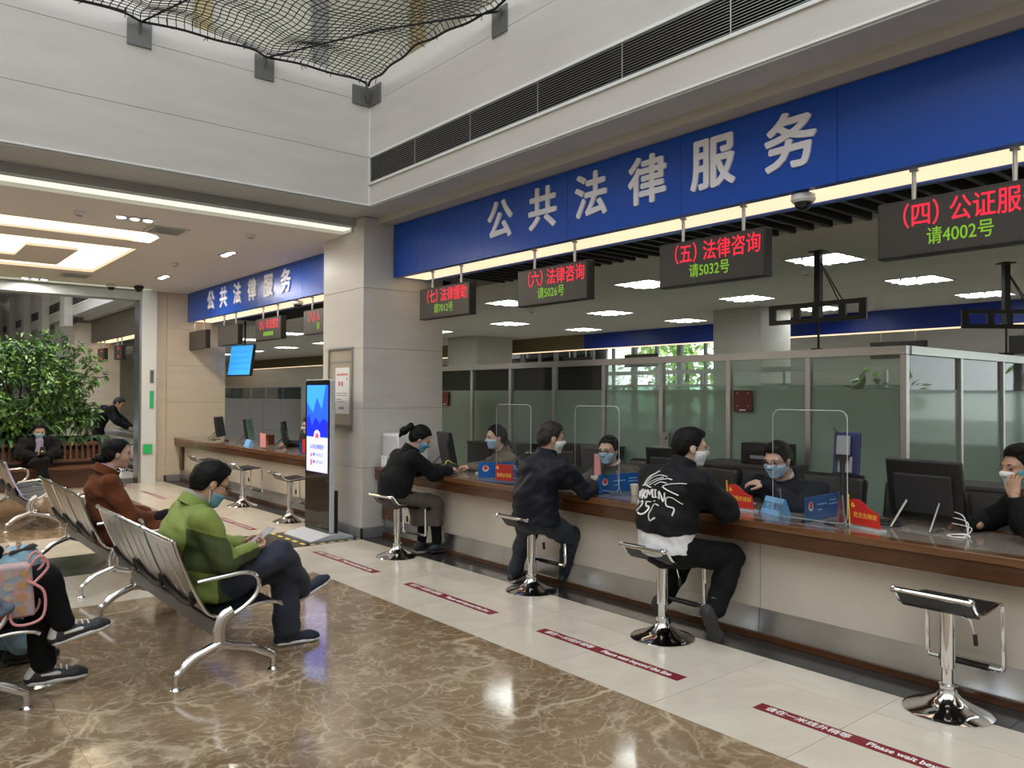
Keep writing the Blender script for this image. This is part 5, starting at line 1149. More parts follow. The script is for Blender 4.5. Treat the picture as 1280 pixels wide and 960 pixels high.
class Person:
    def __init__(s, label, loc, yaw, J, size=1.0, female=False, skin='skin_a', head=(0, 0, 0), group=None):
        s.t = thing('person', label, 'person', loc, yaw); s.J = {k: np.asarray(v, float) for k, v in J.items()}; s.f = female; s.skin = MT[skin]; s.z = size; s.R = Rhead(*head); s.seed = hash(label) % 1000 if False else sum(map(ord, label)) % 997
        s.h = s.J['head']; s.hs = .97 if female else 1.0
    def H(s, x, y, z): return s.h + s.R @ (V(x, y, z) * s.hs)
    def headprims(s):
        H = s.H; R = s.R; q = s.hs; E = lambda c, r, k=.02: Ell(H(*c), np.array(r) * q, R, k)
        jaw = .054 if s.f else .060
        return [E((-.012, 0, .030), (.100, .078, .090)), E((.022, 0, -.045), (.072, jaw, .078), .03), E((.060, 0, -.098), (.026, .028, .022), .03), E((.072, 0, .026), (.026, .058, .016), .02),
                Cap(H(.088, 0, .014), H(.110, 0, -.020), .009, .0135, None, .012), E((.102, .011, -.026), (.010, .008, .007), .008), E((.102, -.011, -.026), (.010, .008, .007), .008),
                E((.084, 0, -.052), (.013, .026, .008), .008), E((.082, 0, -.064), (.013, .022, .009), .008), E((.050, .042, -.030), (.035, .022, .028), .03), E((.050, -.042, -.030), (.035, .022, .028), .03),
                E((-.008, .080, -.008), (.020, .009, .031), .006), E((-.008, -.080, -.008), (.020, .009, .031), .006)]
    def body(s, hands=True, lean=None, arms=('L', 'R'), legs=True):
        J = s.J; q = s.z; side = J.get('side', V(0, 1, 0)); P = []
        cw, cd = (.150, .100) if s.f else (.172, .112)
        P += [Cap(J['pelvis'], J['waist'], (.155 * q, .115 * q), (.130 * q, .098 * q), side, .05), Cap(J['waist'], J['chest'], (.130 * q, .098 * q), (cw * q, cd * q), side, .05), Cap(J['chest'], J['neck'] - V(0, 0, .05), (cw * q, cd * q), (.085, .070), side, .05)]
        P += [Cap(J['neck'] - V(0, 0, .06), s.H(-.018, 0, -.05), .058 if not s.f else .050, .052 if not s.f else .045, None, .03)]
        for a in 'LR':
            P += [Cap(J['chest'] + (J['sh' + a] - J['chest']) * .55, J['sh' + a] - V(0, 0, .01), .058 * q, .044 * q, None, .04), Cap(J['neck'] - V(0, 0, .045), J['sh' + a] - V(0, 0, .005), .045, .040 * q, None, .04), Cap(J['sh' + a], J['el' + a], .050 * q, .041 * q, None, .02), Cap(J['el' + a], J['wr' + a], .041 * q, .027 * q, None, .02)]
            sg = 1 if a == 'L' else -1; hp = J.get('hip' + a, J['pelvis'] + unit(side) * sg * .085 * q)
            if legs: P += [Cap(hp, J['kn' + a], .082 * q, .056 * q, None, .03), Cap(J['kn' + a], J['an' + a], .054 * q, .036 * q, None, .02), Cap(J['kn' + a] * .65 + J['an' + a] * .35, J['kn' + a] * .5 + J['an' + a] * .5, .052 * q, .048 * q, None, .02)]
        s.bp = P; coarse = surf(P, .014)
        parts = [coarse, surf(s.headprims() + [Cap(J['neck'] - V(0, 0, .03), s.H(-.018, 0, -.05), .056 if not s.f else .048, .052 if not s.f else .045, None, .03)], .0055)]
        for a in arms if hands else ():
            if 'hand' + a in J: parts.append(surf(hand(J['wr' + a], J['hand' + a], J['palm' + a], (1 if a == 'L' else -1) * J.get('th' + a, 1.0), **s.hk.get(a, {})), .0036))
        s.o = np_mesh('body', parts, s.skin, s.t)
        for sg in (1, -1):
            MB().lathe([(.001, -.006), (.010, -.004), (.0125, 0), (.010, .004), (.001, .006)], (0, 0, 0), 10).build('eye', MT['eye_dark'], s.t, True).matrix_local = Matrix.Translation(s.H(.0855, sg * .032, .004)) @ Matrix(s.R.tolist()).to_4x4() @ Matrix.Diagonal((.5, 1.15, 1.0, 1))
            MB().tube([tuple(s.H(.094 - .004 * i * i * .5, sg * (.018 + .011 * i), .027 + .003 * math.sin(i))) for i in range(4)], [.004, .005, .0045, .002], 6).build('eyebrow', MT['hair_black'], s.t, True)
    hk = {}
    def top(s, m, off=.018, hem=None, cuff=.02, name='jacket', wr=.007, neckz=.0, extra=(), region=None, hemn=None, sleeves=True, front=None, h=.0095, cuts=()):
        J = s.J; q = s.z; side = J.get('side', V(0, 1, 0)); cw, cd = (.150, .100) if s.f else (.172, .112)
        P = [Cap(J['pelvis'] + V(0, 0, .0), J['waist'], (.166 * q + off, .126 * q + off), (.150 * q + off, .112 * q + off), side, .05), Cap(J['waist'], J['chest'], (.150 * q + off, .112 * q + off), (cw * q + off * .7, cd * q + off), side, .06), Cap(J['chest'], J['neck'] - V(0, 0, .055), (cw * q + off * .6, cd * q + off * .8), (.080 + off * .4, .066 + off * .4), side, .05)]
        for a in 'LR':
            P += [Cap(J['chest'] + (J['sh' + a] - J['chest']) * .5 - V(0, 0, .03), J['sh' + a] - V(0, 0, .015), .062 * q + off * .5, .046 * q + off * .5, None, .05), Cap(J['neck'] - V(0, 0, .050), J['sh' + a] - V(0, 0, .012), .046 + off * .4, .040 * q + off * .5, None, .05)]
            if sleeves:
                P.append(Cap(J['sh' + a] - V(0, 0, .012), J['el' + a], .050 * q + off * .75, .047 * q + off * .8, None, .03)); e = J['el' + a]; w = J['wr' + a]; P.append(Cap(e, w - unit(w - e) * cuff, .048 * q + off * .8, .034 * q + off * .5, None, .02))
        P += list(extra)
        C = [(J['neck'] + V(0, 0, neckz), (0, 0, 1))] + list(cuts)
        if hem is not None: C.append((hem, hemn if hemn is not None else (0, 0, -1)))
        return np_mesh(name, [surf(P, h, C, (wr * 1.5, 24, s.seed))], m if isinstance(m, list) else MT[m], s.t, region)
    def collar(s, m, r=.062, hh=.05, name='collar', tilt=0.0, open_=.0):
        c = s.J['neck']; n = 18; ax = unit(s.H(-.018, 0, -.05) - c + V(0, 0, .02)); u = unit(np.cross(V(0, 1, 0), ax)); v = np.cross(ax, u); vs = []; fs = []
        for i in range(n):
            a = 2 * PI * i / n; rad = u * math.cos(a) + v * math.sin(a); hz = hh * (1 - open_ * max(0, math.cos(a)))
            for (rr, z) in ((r + .012, -.035), (r + .004, hz), (r - .006, hz - .004), (r - .002, -.03)): vs.append(c + rad * rr + ax * z)
        for i in range(n):
            j = (i + 1) % n
            for k in range(3): fs.append((i * 4 + k, j * 4 + k, j * 4 + k + 1, i * 4 + k + 1))
        return MB().add(vs, fs).build(name, MT[m], s.t, True, angle=60)
    def trousers(s, m, off=.014, top_cut=None, name='trousers', wr=.006, ank=.03, h=.0095, flare=0):
        J = s.J; q = s.z; side = J.get('side', V(0, 1, 0)); P = [Cap(J['pelvis'] - V(0, 0, .0), J['pelvis'] + (J['waist'] - J['pelvis']) * .5, (.150 * q + off, .115 * q + off), (.135 * q + off, .105 * q + off), side, .05)]
        for a in 'LR':
            sg = 1 if a == 'L' else -1; hp = J.get('hip' + a, J['pelvis'] + unit(side) * sg * .085 * q); kn, an = J['kn' + a], J['an' + a]
            P += [Cap(hp, kn, .088 * q + off, .062 * q + off, None, .03), Cap(kn, an + unit(kn - an) * ank, .060 * q + off, .046 * q + off + flare, None, .02)]
        return np_mesh(name, [surf(P, h, [top_cut] if top_cut else (), (wr * 1.5, 22, s.seed + 5))], MT[m], s.t)
    def shoe(s, a, m, ms, up=(0, 0, 1), L=.27, extra=None, trim=None, st=.026):
        an = s.J['an' + a]; f = s.J['toe' + a]; up = np.asarray(up, float); f = unit(f - up * (f @ up)) if abs(f @ unit(up)) < .98 else unit(f); up = unit(up - f * (up @ f)); sd = np.cross(up, f); g = an - up * .082
        heel = g - f * .055; ball = g + f * (L - .13); toe = g + f * (L - .085)
        P = [Cap(heel + up * .035, ball + up * .030, (.036, .042), (.044, .032), sd, .03), Cap(ball + up * .030, toe + up * .024, (.044, .032), (.036, .024), sd, .03), Cap(g + up * .05 - f * .01, an + up * .005, (.038, .044), (.036, .042), sd, .03)]
        o = np_mesh('shoe', [surf(P, .0075, [(g + up * .012, -up)], (.0015, 60, 3))], MT[m], s.t)
        Q = [Cap(heel + up * .012, ball + up * .012, (.039, .024), (.048, .022), sd, .02), Cap(ball + up * .012, toe + up * .012, (.048, .022), (.039, .020), sd, .02)]
        np_mesh('sole', [surf(Q, .0085, [(g + up * .0, -up), (g + up * st, up)])], MT[ms], o)
        if trim:
            np_mesh('toe_panel', [surf([Cap(toe + up * .018 - f * .0, toe + up * .016 + f * .004, (.041, .024), (.038, .022), sd, .03)], .005, [(g + up * .026, -up)])], MT[trim], o)
            np_mesh('side_panel', [surf([Cap(g + up * .055 - f * .01, g + f * .075 + up * .048, (.047, .014), (.0485, .012), sd, .01)], .005, [(g + up * .03, -up)])], MT[trim], o)
            np_mesh('heel_panel', [surf([Cap(heel + up * .045, heel + up * .075 + f * .01, (.036, .034), (.030, .028), sd, .02)], .005)], MT[trim], o)
            for k in range(4):
                p = g + f * (.055 + .028 * k) + up * (.088 - .010 * k); MB().tube([tuple(p + sd * .026 - up * .008), tuple(p + up * .008), tuple(p - sd * .026 - up * .008)], .005, 5).build('lace', MT['sole_white'], o, True)
        return o
    def hair(s, m='hair_black', style='short', thin=False):
        H = s.H; R = s.R; q = s.hs; E = lambda c, r, k=.02: Ell(H(*c), np.array(r) * q, R, k)
        fem = style in ('pony', 'bun', 'lowpony'); g = .016 if fem else .013
        P = [E((-.014, 0, .034), (.100 + g, .078 + g * .85, .090 + g * 1.25)), E((-.055, 0, -.015), (.055 + g * .5, .068 + g * .6, .070), .03)]
        if not fem: P.append(E((.020, .010, .108), (.062, .060, .024), .03))
        xs = [-.14, -.06, -.032, -.026, .006, .016, .036, .060, .11]
        zs = [-.070, -.062, -.030, .020, .020, -.022, .030, .076, .082] if not fem else [-.085, -.075, -.040, -.014, -.006, .010, .048, .082, .090]
        def clip(G):
            p = (G - s.h) @ R / s.hs; zl = np.interp(p[..., 0], xs, zs) - .10 * np.maximum(np.abs(p[..., 1]) - .055, 0)
            return (zl - p[..., 2]) * .8
        parts = [surf(P, .0058, (), (.0035, 60, s.seed), (), 1, clip)]
        if style == 'pony': parts.append(surf([Cap(H(-.11, 0, .055), H(-.15, 0, .06), .022, .030, None, .02), Cap(H(-.15, 0, .06), H(-.185, 0, -.02), .036, .036, None, .02), Cap(H(-.185, 0, -.02), H(-.19, 0, -.09), .036, .012, None, .02)], .006, (), (.006, 50, 2)))
        if style == 'bun': parts.append(surf([E((-.125, 0, -.045), (.052, .042, .040), .01), Cap(H(-.135, 0, -.045), H(-.19, .0, -.052), .024, .010, None, .02)], .006, (), (.006, 50, 2)))
        if style == 'lowpony': parts.append(surf([Cap(H(-.10, .02, -.06), H(-.125, .035, -.13), .034, .036, None, .02), Cap(H(-.125, .035, -.13), H(-.12, .05, -.24), .036, .014, None, .02)], .006, (), (.006, 50, 2)))
        return np_mesh('hair', parts, MT[m], s.t)
    def mask(s, m='mask_blue', low=0.0):
        H = s.H; R = s.R; P = [p.grow(.007) for p in s.headprims()[:11]]
        def clip(G):
            q = (G - s.h) @ R / s.hs; x, y, z = q[..., 0], q[..., 1], q[..., 2]
            return np.maximum(np.maximum(z - (-.004 - low - .18 * np.abs(y)), -.112 - low * .6 - z), np.maximum(.008 - x - .12 * z, np.abs(y) - .075))
        o = np_mesh('face_mask', [surf(P, .0055, (), (.0015, 60, 4), (), 1, clip)], MT[m], s.t)
        for sg in (1, -1): MB().tube([tuple(H(.02, sg * .064, -.02 - low)), tuple(H(-.006, sg * .083, .016)), tuple(H(-.028, sg * .085, -.002)), tuple(H(-.018, sg * .080, -.030)), tuple(H(.015, sg * .062, -.078 - low))], .0022, 5).build('ear_loop', MT['loop_white'], o)
    def glasses(s, m='black_plastic'):
        H = s.H; o = None
        for sg in (1, -1):
            ring = [tuple(H(.108 - .012 * abs(math.cos(a)) * .4, sg * (.034 + .026 * math.cos(a)), .002 + .019 * math.sin(a))) for a in [i * PI / 9 for i in range(18)]]
            f = MB().tube(ring, .0024, 5, closed=True).tube([tuple(H(.100, sg * .060, .006)), tuple(H(.05, sg * .078, .008)), tuple(H(-.012, sg * .086, .010))], .0024, 5).build('glasses', MT[m], s.t)
        MB().tube([tuple(H(.110, .009, .006)), tuple(H(.113, 0, .009)), tuple(H(.110, -.009, .006))], .0024, 5).build('glasses_bridge', MT[m], s.t)

# --- man in the green jacket on the near bench (faces +x)
J = dict(pelvis=(0.05, 0, .47), waist=(-.02, 0, .62), chest=(-.09, 0, .80), neck=(-.055, 0, .955), head=(.035, 0, 1.055), shL=(-.07, .195, .885), shR=(-.07, -.195, .885), elL=(.05, .25, .65), elR=(.04, -.25, .635),
         wrL=(.25, .10, .66), wrR=(.235, -.12, .655), handL=(.8, -.5, .05), palmL=(.1, .4, .9), handR=(.85, .45, .10), palmR=(0, .5, .85), knL=(.51, .08, .475), knR=(.455, -.03, .600), hipL=(.07, .10, .46), hipR=(.07, -.09, .47), anL=(.545, .06, .085), anR=(.66, .13, .335), toeL=(1, -.10, 0), toeR=(.85, .1, .42))
p = Person('man in a green jacket sitting cross-legged on the bench looking at his phone', (1.555, 4.70, 0), 0, J, 1.0, False, 'skin_a', (0, .42, 0)); p.hk = {'L': dict(curl=.55), 'R': dict(curl=.75)}
p.body()
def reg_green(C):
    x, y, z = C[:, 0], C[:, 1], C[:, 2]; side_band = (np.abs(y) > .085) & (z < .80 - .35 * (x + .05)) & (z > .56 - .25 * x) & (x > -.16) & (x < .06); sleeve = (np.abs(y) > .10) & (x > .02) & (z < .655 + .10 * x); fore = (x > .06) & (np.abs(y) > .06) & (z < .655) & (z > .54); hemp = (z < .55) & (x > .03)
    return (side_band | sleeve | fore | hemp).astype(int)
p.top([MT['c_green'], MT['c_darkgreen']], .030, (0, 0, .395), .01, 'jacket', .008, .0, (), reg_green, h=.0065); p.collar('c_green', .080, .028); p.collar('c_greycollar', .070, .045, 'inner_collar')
MB().prism([(-.005, .0), (.03, .0), (.015, .035)], 0, -.003, .003).build('logo', MT['gold_trim'], p.t).matrix_local = Matrix.Translation((-.135, -.175, .79)) @ Matrix.Rotation(1.1, 4, 'Z')
p.trousers('c_navypants', .022, None, 'trousers', .007, .02, .0095, .014); p.shoe('L', 'shoe_navy', 'sole_white'); p.shoe('R', 'shoe_navy', 'sole_white', (-.42, -.0, .9)); p.hair(); p.mask('mask_deep', .028); p.glasses()
ph = thing('phone', 'smartphone in the hands of the man in green', 'phone', (1.555 + .365, 4.70 + .03, .715)); Rp = np.array(Rhead(.1, -.55)); MB().obox((0, 0, 0), (.155, .075, .009), Rp).build('case', MT['light_plastic'], ph, bevel=.004); MB().obox(tuple(Rp @ V(0, 0, .005)), (.145, .068, .001), Rp).build('screen', MT['grey_plastic'], ph)

# --- woman in the rust coat on the middle bench
J = dict(pelvis=(-.02, 0, .46), waist=(-.06, 0, .62), chest=(-.08, 0, .80), neck=(-.065, 0, .945), head=(.02, 0, 1.085), shL=(-.07, .185, .865), shR=(-.07, -.185, .865), elL=(.04, .25, .60), elR=(.05, -.25, .585), wrL=(.27, .10, .56), wrR=(.27, -.08, .55), handL=(.8, -.5, -.2), palmL=(0, 0, -1), handR=(.8, .5, -.2), palmR=(0, 0, -1),
         knL=(.42, .09, .47), knR=(.40, -.06, .53), anL=(.44, .10, .09), anR=(.52, .05, .20), toeL=(1, 0, 0), toeR=(1, 0, -.2))
p = Person('woman in a rust brown wool coat sitting on the bench in profile', (1.625, 7.12, 0), 0, J, 1.0, True, 'skin_b', (-.12, .05, 0)); p.hk = {'L': dict(curl=.5), 'R': dict(curl=.5)}; p.body()
p.trousers('c_black', .012); p.top('c_rust', .034, (0, 0, .335), .0, 'coat', .008, .01, [Cap((-.03, .10, .45), (.36, .10, .455), (.10, .085), (.085, .06), (0, 1, 0), .05), Cap((-.03, -.10, .45), (.34, -.12, .46), (.10, .09), (.085, .06), (0, 1, 0), .05)])
p.collar('c_rust', .098, .035, 'collar'); p.collar('c_lilac', .062, .045, 'inner_collar', open_=.5); p.hair('hair_black', 'bun'); p.shoe('L', 'shoe_black', 'sole_dark'); p.shoe('R', 'shoe_black', 'sole_dark', (.2, 0, 1))

# --- woman on the first stool (black jacket, long checked skirt)
J = dict(pelvis=(-.05, 0, .60), waist=(-.03, 0, .74), chest=(.06, 0, .90), neck=(.13, 0, 1.03), head=(.225, -.03, 1.145), shL=(.08, .185, .985), shR=(.08, -.185, .985), elL=(.28, .22, .82), elR=(.28, -.22, .815), wrL=(.50, .10, .835), wrR=(.49, -.13, .832), handL=(.8, -.5, .1), palmL=(0, 0, -1), handR=(.85, .4, .1), palmR=(0, 0, -1),
         knL=(.34, .10, .50), knR=(.36, -.09, .47), anL=(.30, .08, .10), anR=(.40, -.06, .095), toeL=(1, .1, -.1), toeR=(1, 0, 0))
p = Person('woman in black jacket and long checked skirt writing on the first stool', (4.06, 6.66, 0), -.12, J, .98, True, 'skin_b', (-.35, .55, 0)); p.hk = {'L': dict(curl=.6), 'R': dict(curl=.6)}; p.body()
p.top('c_black', .036, (-.05, 0, .585), .0, 'jacket', .007, .02); p.collar('c_black', .078, .05); p.hair('hair_black', 'pony'); p.mask('mask_deep')
Pk = [Cap((-.05, 0, .60), (-.04, 0, .68), (.175, .14), (.16, .13), (0, 1, 0), .05), Cap((-.02, .08, .585), (.34, .09, .515), (.105, .085), (.085, .07), (0, 1, 0), .05), Cap((-.02, -.08, .585), (.36, -.08, .495), (.105, .085), (.085, .07), (0, 1, 0), .05), Cap((.34, .07, .49), (.29, .07, .28), (.09, .085), (.11, .11), (0, 1, 0), .05), Cap((.36, -.07, .47), (.34, -.07, .27), (.09, .085), (.11, .11), (0, 1, 0), .05), Cap((.20, 0, .49), (.27, 0, .33), (.11, .08), (.13, .10), (0, 1, 0), .05), Cap((.35, 0, .50), (.33, 0, .28), (.11, .075), (.14, .095), (0, 1, 0), .05)]
np_mesh('skirt', [surf(Pk, .0095, [((0, 0, .285), (0, 0, -1)), ((0, 0, .70), (0, 0, 1))], (.009, 20, 31))], MT['c_skirt'], p.t)
p.trousers('c_black', .004, None, 'tights', .002); p.shoe('L', 'shoe_black', 'sole_dark'); p.shoe('R', 'shoe_black', 'sole_dark')
t = thing('black_pouch', 'small black pouch on the counter under the hands of the woman', 'bag', (4.70, 6.66, CT)); MB().obox((0, 0, .05), (.14, .10, .09), rotz(.3)).build('body', MT['black_leather'], t, bevel=.03, seg=3); MB().tube(bez([(.02, 0, .09), (-.03, .03, .12), (-.07, .02, .08)], 4), .006, 6).build('chain', MT['yellow_tape'], t)

# --- man in the plain dark jacket on the second stool
J = dict(pelvis=(-.02, 0, .605), waist=(-.03, 0, .76), chest=(.01, -.01, .96), neck=(.07, -.02, 1.11), head=(.115, -.03, 1.235), shL=(.04, .205, 1.035), shR=(.04, -.225, 1.035), elL=(.21, .28, .835), elR=(.24, -.29, .835), wrL=(.48, .17, .835), wrR=(.50, -.16, .832), handL=(.9, -.3, 0), palmL=(0, 0, -1), handR=(.9, .3, 0), palmR=(0, 0, -1),
         knL=(.10, .27, .40), knR=(.33, -.02, .42), anL=(.08, .40, .10), anR=(.40, .10, .10), toeL=(.85, .4, 0), toeR=(1, .1, 0), hipL=(-.01, .10, .60), hipR=(0, -.09, .60))
p = Person('man in a plain dark jacket and jeans seen from behind at the counter', (4.17, 4.72, 0), -.03, J, 1.06, False, 'skin_a', (-.35, .12, 0)); p.hk = {'L': dict(curl=.4), 'R': dict(curl=.4)}; p.body()
p.trousers('c_jeans', .016, None, 'jeans', .008); p.top('c_navyjacket', .034, (0, 0, .565), .0, 'jacket', .009, .015); p.collar('c_navyjacket', .078, .04); p.hair('hair_thin', 'short'); p.mask('mask_white'); p.shoe('L', 'shoe_black', 'sole_white'); p.shoe('R', 'shoe_black', 'sole_dark')

# --- man in the black jacket with white lettering on the third stool
J = dict(pelvis=(-.03, .0, .60), waist=(-.04, .0, .76), chest=(.02, -.01, .97), neck=(.075, -.04, 1.125), head=(.135, -.06, 1.24), shL=(.03, .205, 1.045), shR=(.03, -.225, 1.045), elL=(.22, .27, .845), elR=(.25, -.27, .84), wrL=(.44, .00, .832), wrR=(.40, -.09, .838), handL=(.2, -.95, 0), palmL=(0, 0, -1), handR=(.2, .95, 0), palmR=(0, 0, -1),
         knL=(.36, .16, .52), knR=(.38, -.20, .52), anL=(.19, .23, .17), anR=(.17, -.22, .195), toeL=(.55, .2, -.75), toeR=(.45, -.05, -.85), hipL=(0, .10, .59), hipR=(0, -.10, .59))
p = Person('man in black jacket with white graphic lettering on its back', (4.07, 3.31, 0), -.05, J, 1.07, False, 'skin_b', (-.55, .08, 0)); p.hk = {'L': dict(curl=.4), 'R': dict(curl=.4)}; p.body()
p.trousers('c_black', .018, None, 'trousers', .008, .04); p.top('c_white', .032, (0, 0, .572), .25, 'shirt', .008, -.05, sleeves=False); p.top('c_blackshiny', .040, (0, 0, .70), .0, 'jacket', .009, .02); p.collar('c_blackshiny', .08, .045)
p.hair('hair_black', 'short'); p.mask('mask_white'); p.glasses('grey_plastic'); p.shoe('L', 'shoe_dark', 'sole_dark', (.75, .1, .55)); p.shoe('R', 'shoe_dark', 'sole_dark', (.85, .0, .45)); MB().tube([tuple(p.J['anR'] + V(.01, 0, -.01)), tuple(p.J['anR'] + V(.03, 0, .09))], .045, 12).build('sock', MT['sock_grey'], p.t, True)
GR = p
def on_back(pts, r=.005):
    """white print strokes laid on the jacket back; pts in (left->right, up) metres about the print centre"""
    dg = bpy.context.evaluated_depsgraph_get(); jk = [c for c in GR.t.children if c.name.startswith('jacket')][0]
    from mathutils.bvhtree import BVHTree
    global _bvh
    try: _bvh
    except NameError: _bvh = BVHTree.FromPolygons([v.co for v in jk.data.vertices], [p_.vertices[:] for p_ in jk.data.polygons])
    out = []
    for (u, v) in bez([(a, b, 0) for a, b in pts], 4) and [(q[0], q[1]) for q in bez([(a, b, 0) for a, b in pts], 4)]:
        hit = _bvh.ray_cast(Vector((-1.0, -u + .015, .925 + v)), Vector((1, 0, 0)))
        if hit[0] is not None: out.append(tuple(hit[0] + hit[1] * .0025))
    if len(out) > 1: MB().tube(out, r, 5, flat=(1, .5)).build('print_stroke', MT['white_print'], jk, True)
S = [[(-.10, .06), (-.08, .10), (-.03, .135), (.0, .15)], [(-.09, .06), (-.06, .10), (-.02, .115)], [(-.07, .07), (-.03, .11), (.03, .13), (.08, .125)], [(-.05, .07), (0, .10), (.06, .12)], [(-.02, .07), (.03, .10), (.09, .115), (.12, .11)], [(.02, .075), (.06, .095), (.10, .09)], [(-.11, .058), (-.05, .066), (.0, .06)], [(.08, .075), (.13, .09), (.20, .095)], [(.08, .07), (.13, .05), (.17, .03)],
     [(-.145, .02), (-.14, -.005), (-.125, -.003), (-.115, .03)], [(-.11, -.015), (-.095, .03), (-.08, .035), (-.07, -.005)], [(-.10, .005), (-.075, .008)], [(-.06, -.01), (-.055, .035), (-.035, .035), (-.05, .015), (-.03, -.005)], [(-.025, .0), (-.02, .045), (-.005, .02), (.01, .05), (.015, .005)], [(.025, .05), (.045, .05)], [(.035, .05), (.035, .008)], [(.02, .006), (.05, .010)], [(.06, .0), (.06, .045), (.09, -.01), (.10, .04)], [(.18, -.02), (.14, .015), (.11, .01), (.115, -.03), (.15, -.045), (.15, -.085)],
     [(-.16, -.075), (-.155, -.045), (-.135, -.03), (-.125, -.05), (-.15, -.06)], [(-.12, -.055), (-.10, -.035), (-.08, -.035)], [(-.075, -.03), (-.05, -.02), (-.055, -.05), (-.10, -.085)], [(-.02, -.02), (.01, -.02)], [(-.02, -.02), (-.02, -.045), (0, -.05), (-.01, -.08), (-.05, -.095), (-.085, -.09)], [(.07, -.035), (.04, -.03), (.02, -.08), (.035, -.12), (.07, -.10)], [(.03, -.015), (.04, -.012)]]
for q in S: on_back([(a * 1.12, b * 1.12) for a, b in q], .0066)

# --- officers behind the counter (face -x)
def officer(label, loc, yaw, jd, top_m, head=(0, .15, 0), female=True, sk='skin_b', hair='lowpony', mk='mask_blue', gl=False, size=.97, collar='c_white'):
    J = dict(pelvis=(-.05, 0, .50), waist=(-.03, 0, .66), chest=(.02, 0, .84), neck=(.05, 0, .985), head=(.11, 0, 1.105), shL=(.02, .185, .915), shR=(.02, -.185, .915), elL=(.18, .24, .80), elR=(.18, -.24, .80), wrL=(.40, .10, .828), wrR=(.40, -.10, .828), handL=(.85, -.4, 0), palmL=(0, 0, -1), handR=(.85, .4, 0), palmR=(0, 0, -1), knL=(.36, .10, .50), knR=(.36, -.10, .50), anL=(.34, .10, .09), anR=(.34, -.10, .09), toeL=(1, 0, 0), toeR=(1, 0, 0)); J.update(jd)
    p = Person(label, loc, yaw, J, size, female, sk, head); p.hk = {'L': dict(curl=.45), 'R': dict(curl=.45)}; p.body()
    p.trousers('c_black', .014, h=.014); p.top(top_m, .026, (0, 0, .52), .0, 'coat', .007, .0); p.collar(top_m, .088, .03); p.collar(collar, .062, .045, 'inner_collar', open_=.6); p.hair('hair_black', hair)
    if mk: p.mask(mk)
    if gl: p.glasses()
    for a in 'LR': p.shoe(a, 'shoe_black', 'sole_dark')
    return p
p = officer('officer in a tweed coat with ponytail reaching across the counter', (5.30, 6.50, 0), PI - .38, dict(head=(.12, .0, 1.135), neck=(.04, 0, 1.0), wrR=(.40, -.02, .835), wrL=(.40, .08, .835)), 'c_tweed', (.0, .12, 0), collar='c_turtleneck')
p = officer('officer in a grey blazer and glasses behind the counter', (5.32, 4.92, 0), PI + .10, dict(head=(.14, .0, 1.09), neck=(.06, 0, .96), shL=(.03, .19, .89), shR=(.03, -.19, .89)), 'c_greyblazer', (.12, .12, 0), gl=True)
J3 = dict(head=(.20, .0, 1.125), neck=(.10, 0, .99), chest=(.05, 0, .85), shL=(.06, .225, .93), shR=(.06, -.225, .93), elR=(.30, -.24, .80), wrR=(.42, -.05, .985), handR=(.05, .85, .12), palmR=(-.6, .1, -.5), elL=(.26, .34, .81), wrL=(.40, .42, .83), handL=(.9, .3, 0)) 
J3 = dict(head=(.20, .0, 1.125), neck=(.10, 0, .99), chest=(.05, 0, .85), shL=(.06, .225, .93), shR=(.06, -.225, .93), elL=(.28, .20, .80), wrL=(.34, -.01, .955), handL=(.25, -.9, .15), palmL=(-.3, -.1, -1), elR=(.24, -.33, .82), wrR=(.36, -.42, .83), handR=(.9, -.2, 0), palmR=(0, 0, -1))
p = officer('officer in a navy suit and glasses leaning on the counter', (5.28, 3.16, 0), PI + .05, J3, 'c_suit', (-.10, .28, 0), False, 'skin_b', 'short', 'mask_blue', True, 1.0)
J4 = dict(head=(.20, .0, 1.175), neck=(.11, 0, 1.03), chest=(.06, 0, .87), shL=(.07, .21, .955), shR=(.07, -.21, .955), elL=(.31, .29, .83), wrL=(.335, .125, 1.035), handL=(-.22, -.28, .9), palmL=(-.9, -.3, -.2), elR=(.20, -.31, .82), wrR=(.37, -.17, .83), handR=(.5, -.75, 0))
p = officer('man in a black coat telephoning behind the counter at the right edge', (5.26, 1.50, 0), PI - .62, J4, 'c_black', (.0, .08, 0), False, 'skin_c', 'short', 'mask_white', False, 1.02)
t = thing('phone', 'blue mobile phone held at the ear of the man on the right', 'phone', (0, 0, 0)); _M = Matrix.Translation((5.26, 1.50, 0)) @ Matrix.Rotation(PI - .62, 4, 'Z'); t.matrix_world = _M
mat('phone_blue', (.06, .30, .38), .25); Rq = np.array(Rhead(-.25, .35)); MB().obox((.205, .112, 1.155), (.155, .010, .075), Rq).build('case', MT['phone_blue'], t, bevel=.004); MB().obox(tuple(V(.205, .112, 1.155) + Rq @ V(-.045, .006, .015)), (.04, .003, .025), Rq).build('lens_block', MT['black_plastic'], t); MB().obox(tuple(V(.205, .112, 1.155) + Rq @ V(.0, .006, .0)), (.03, .003, .03), Rq).build('sticker', MT['cup_paper'], t)
p = officer('masked woman with black hair behind the side counter', (5.42, 11.3, 0), PI - .35, dict(), 'c_navyjacket', (.2, .2, 0), True, 'skin_b', 'lowpony', 'mask_white')

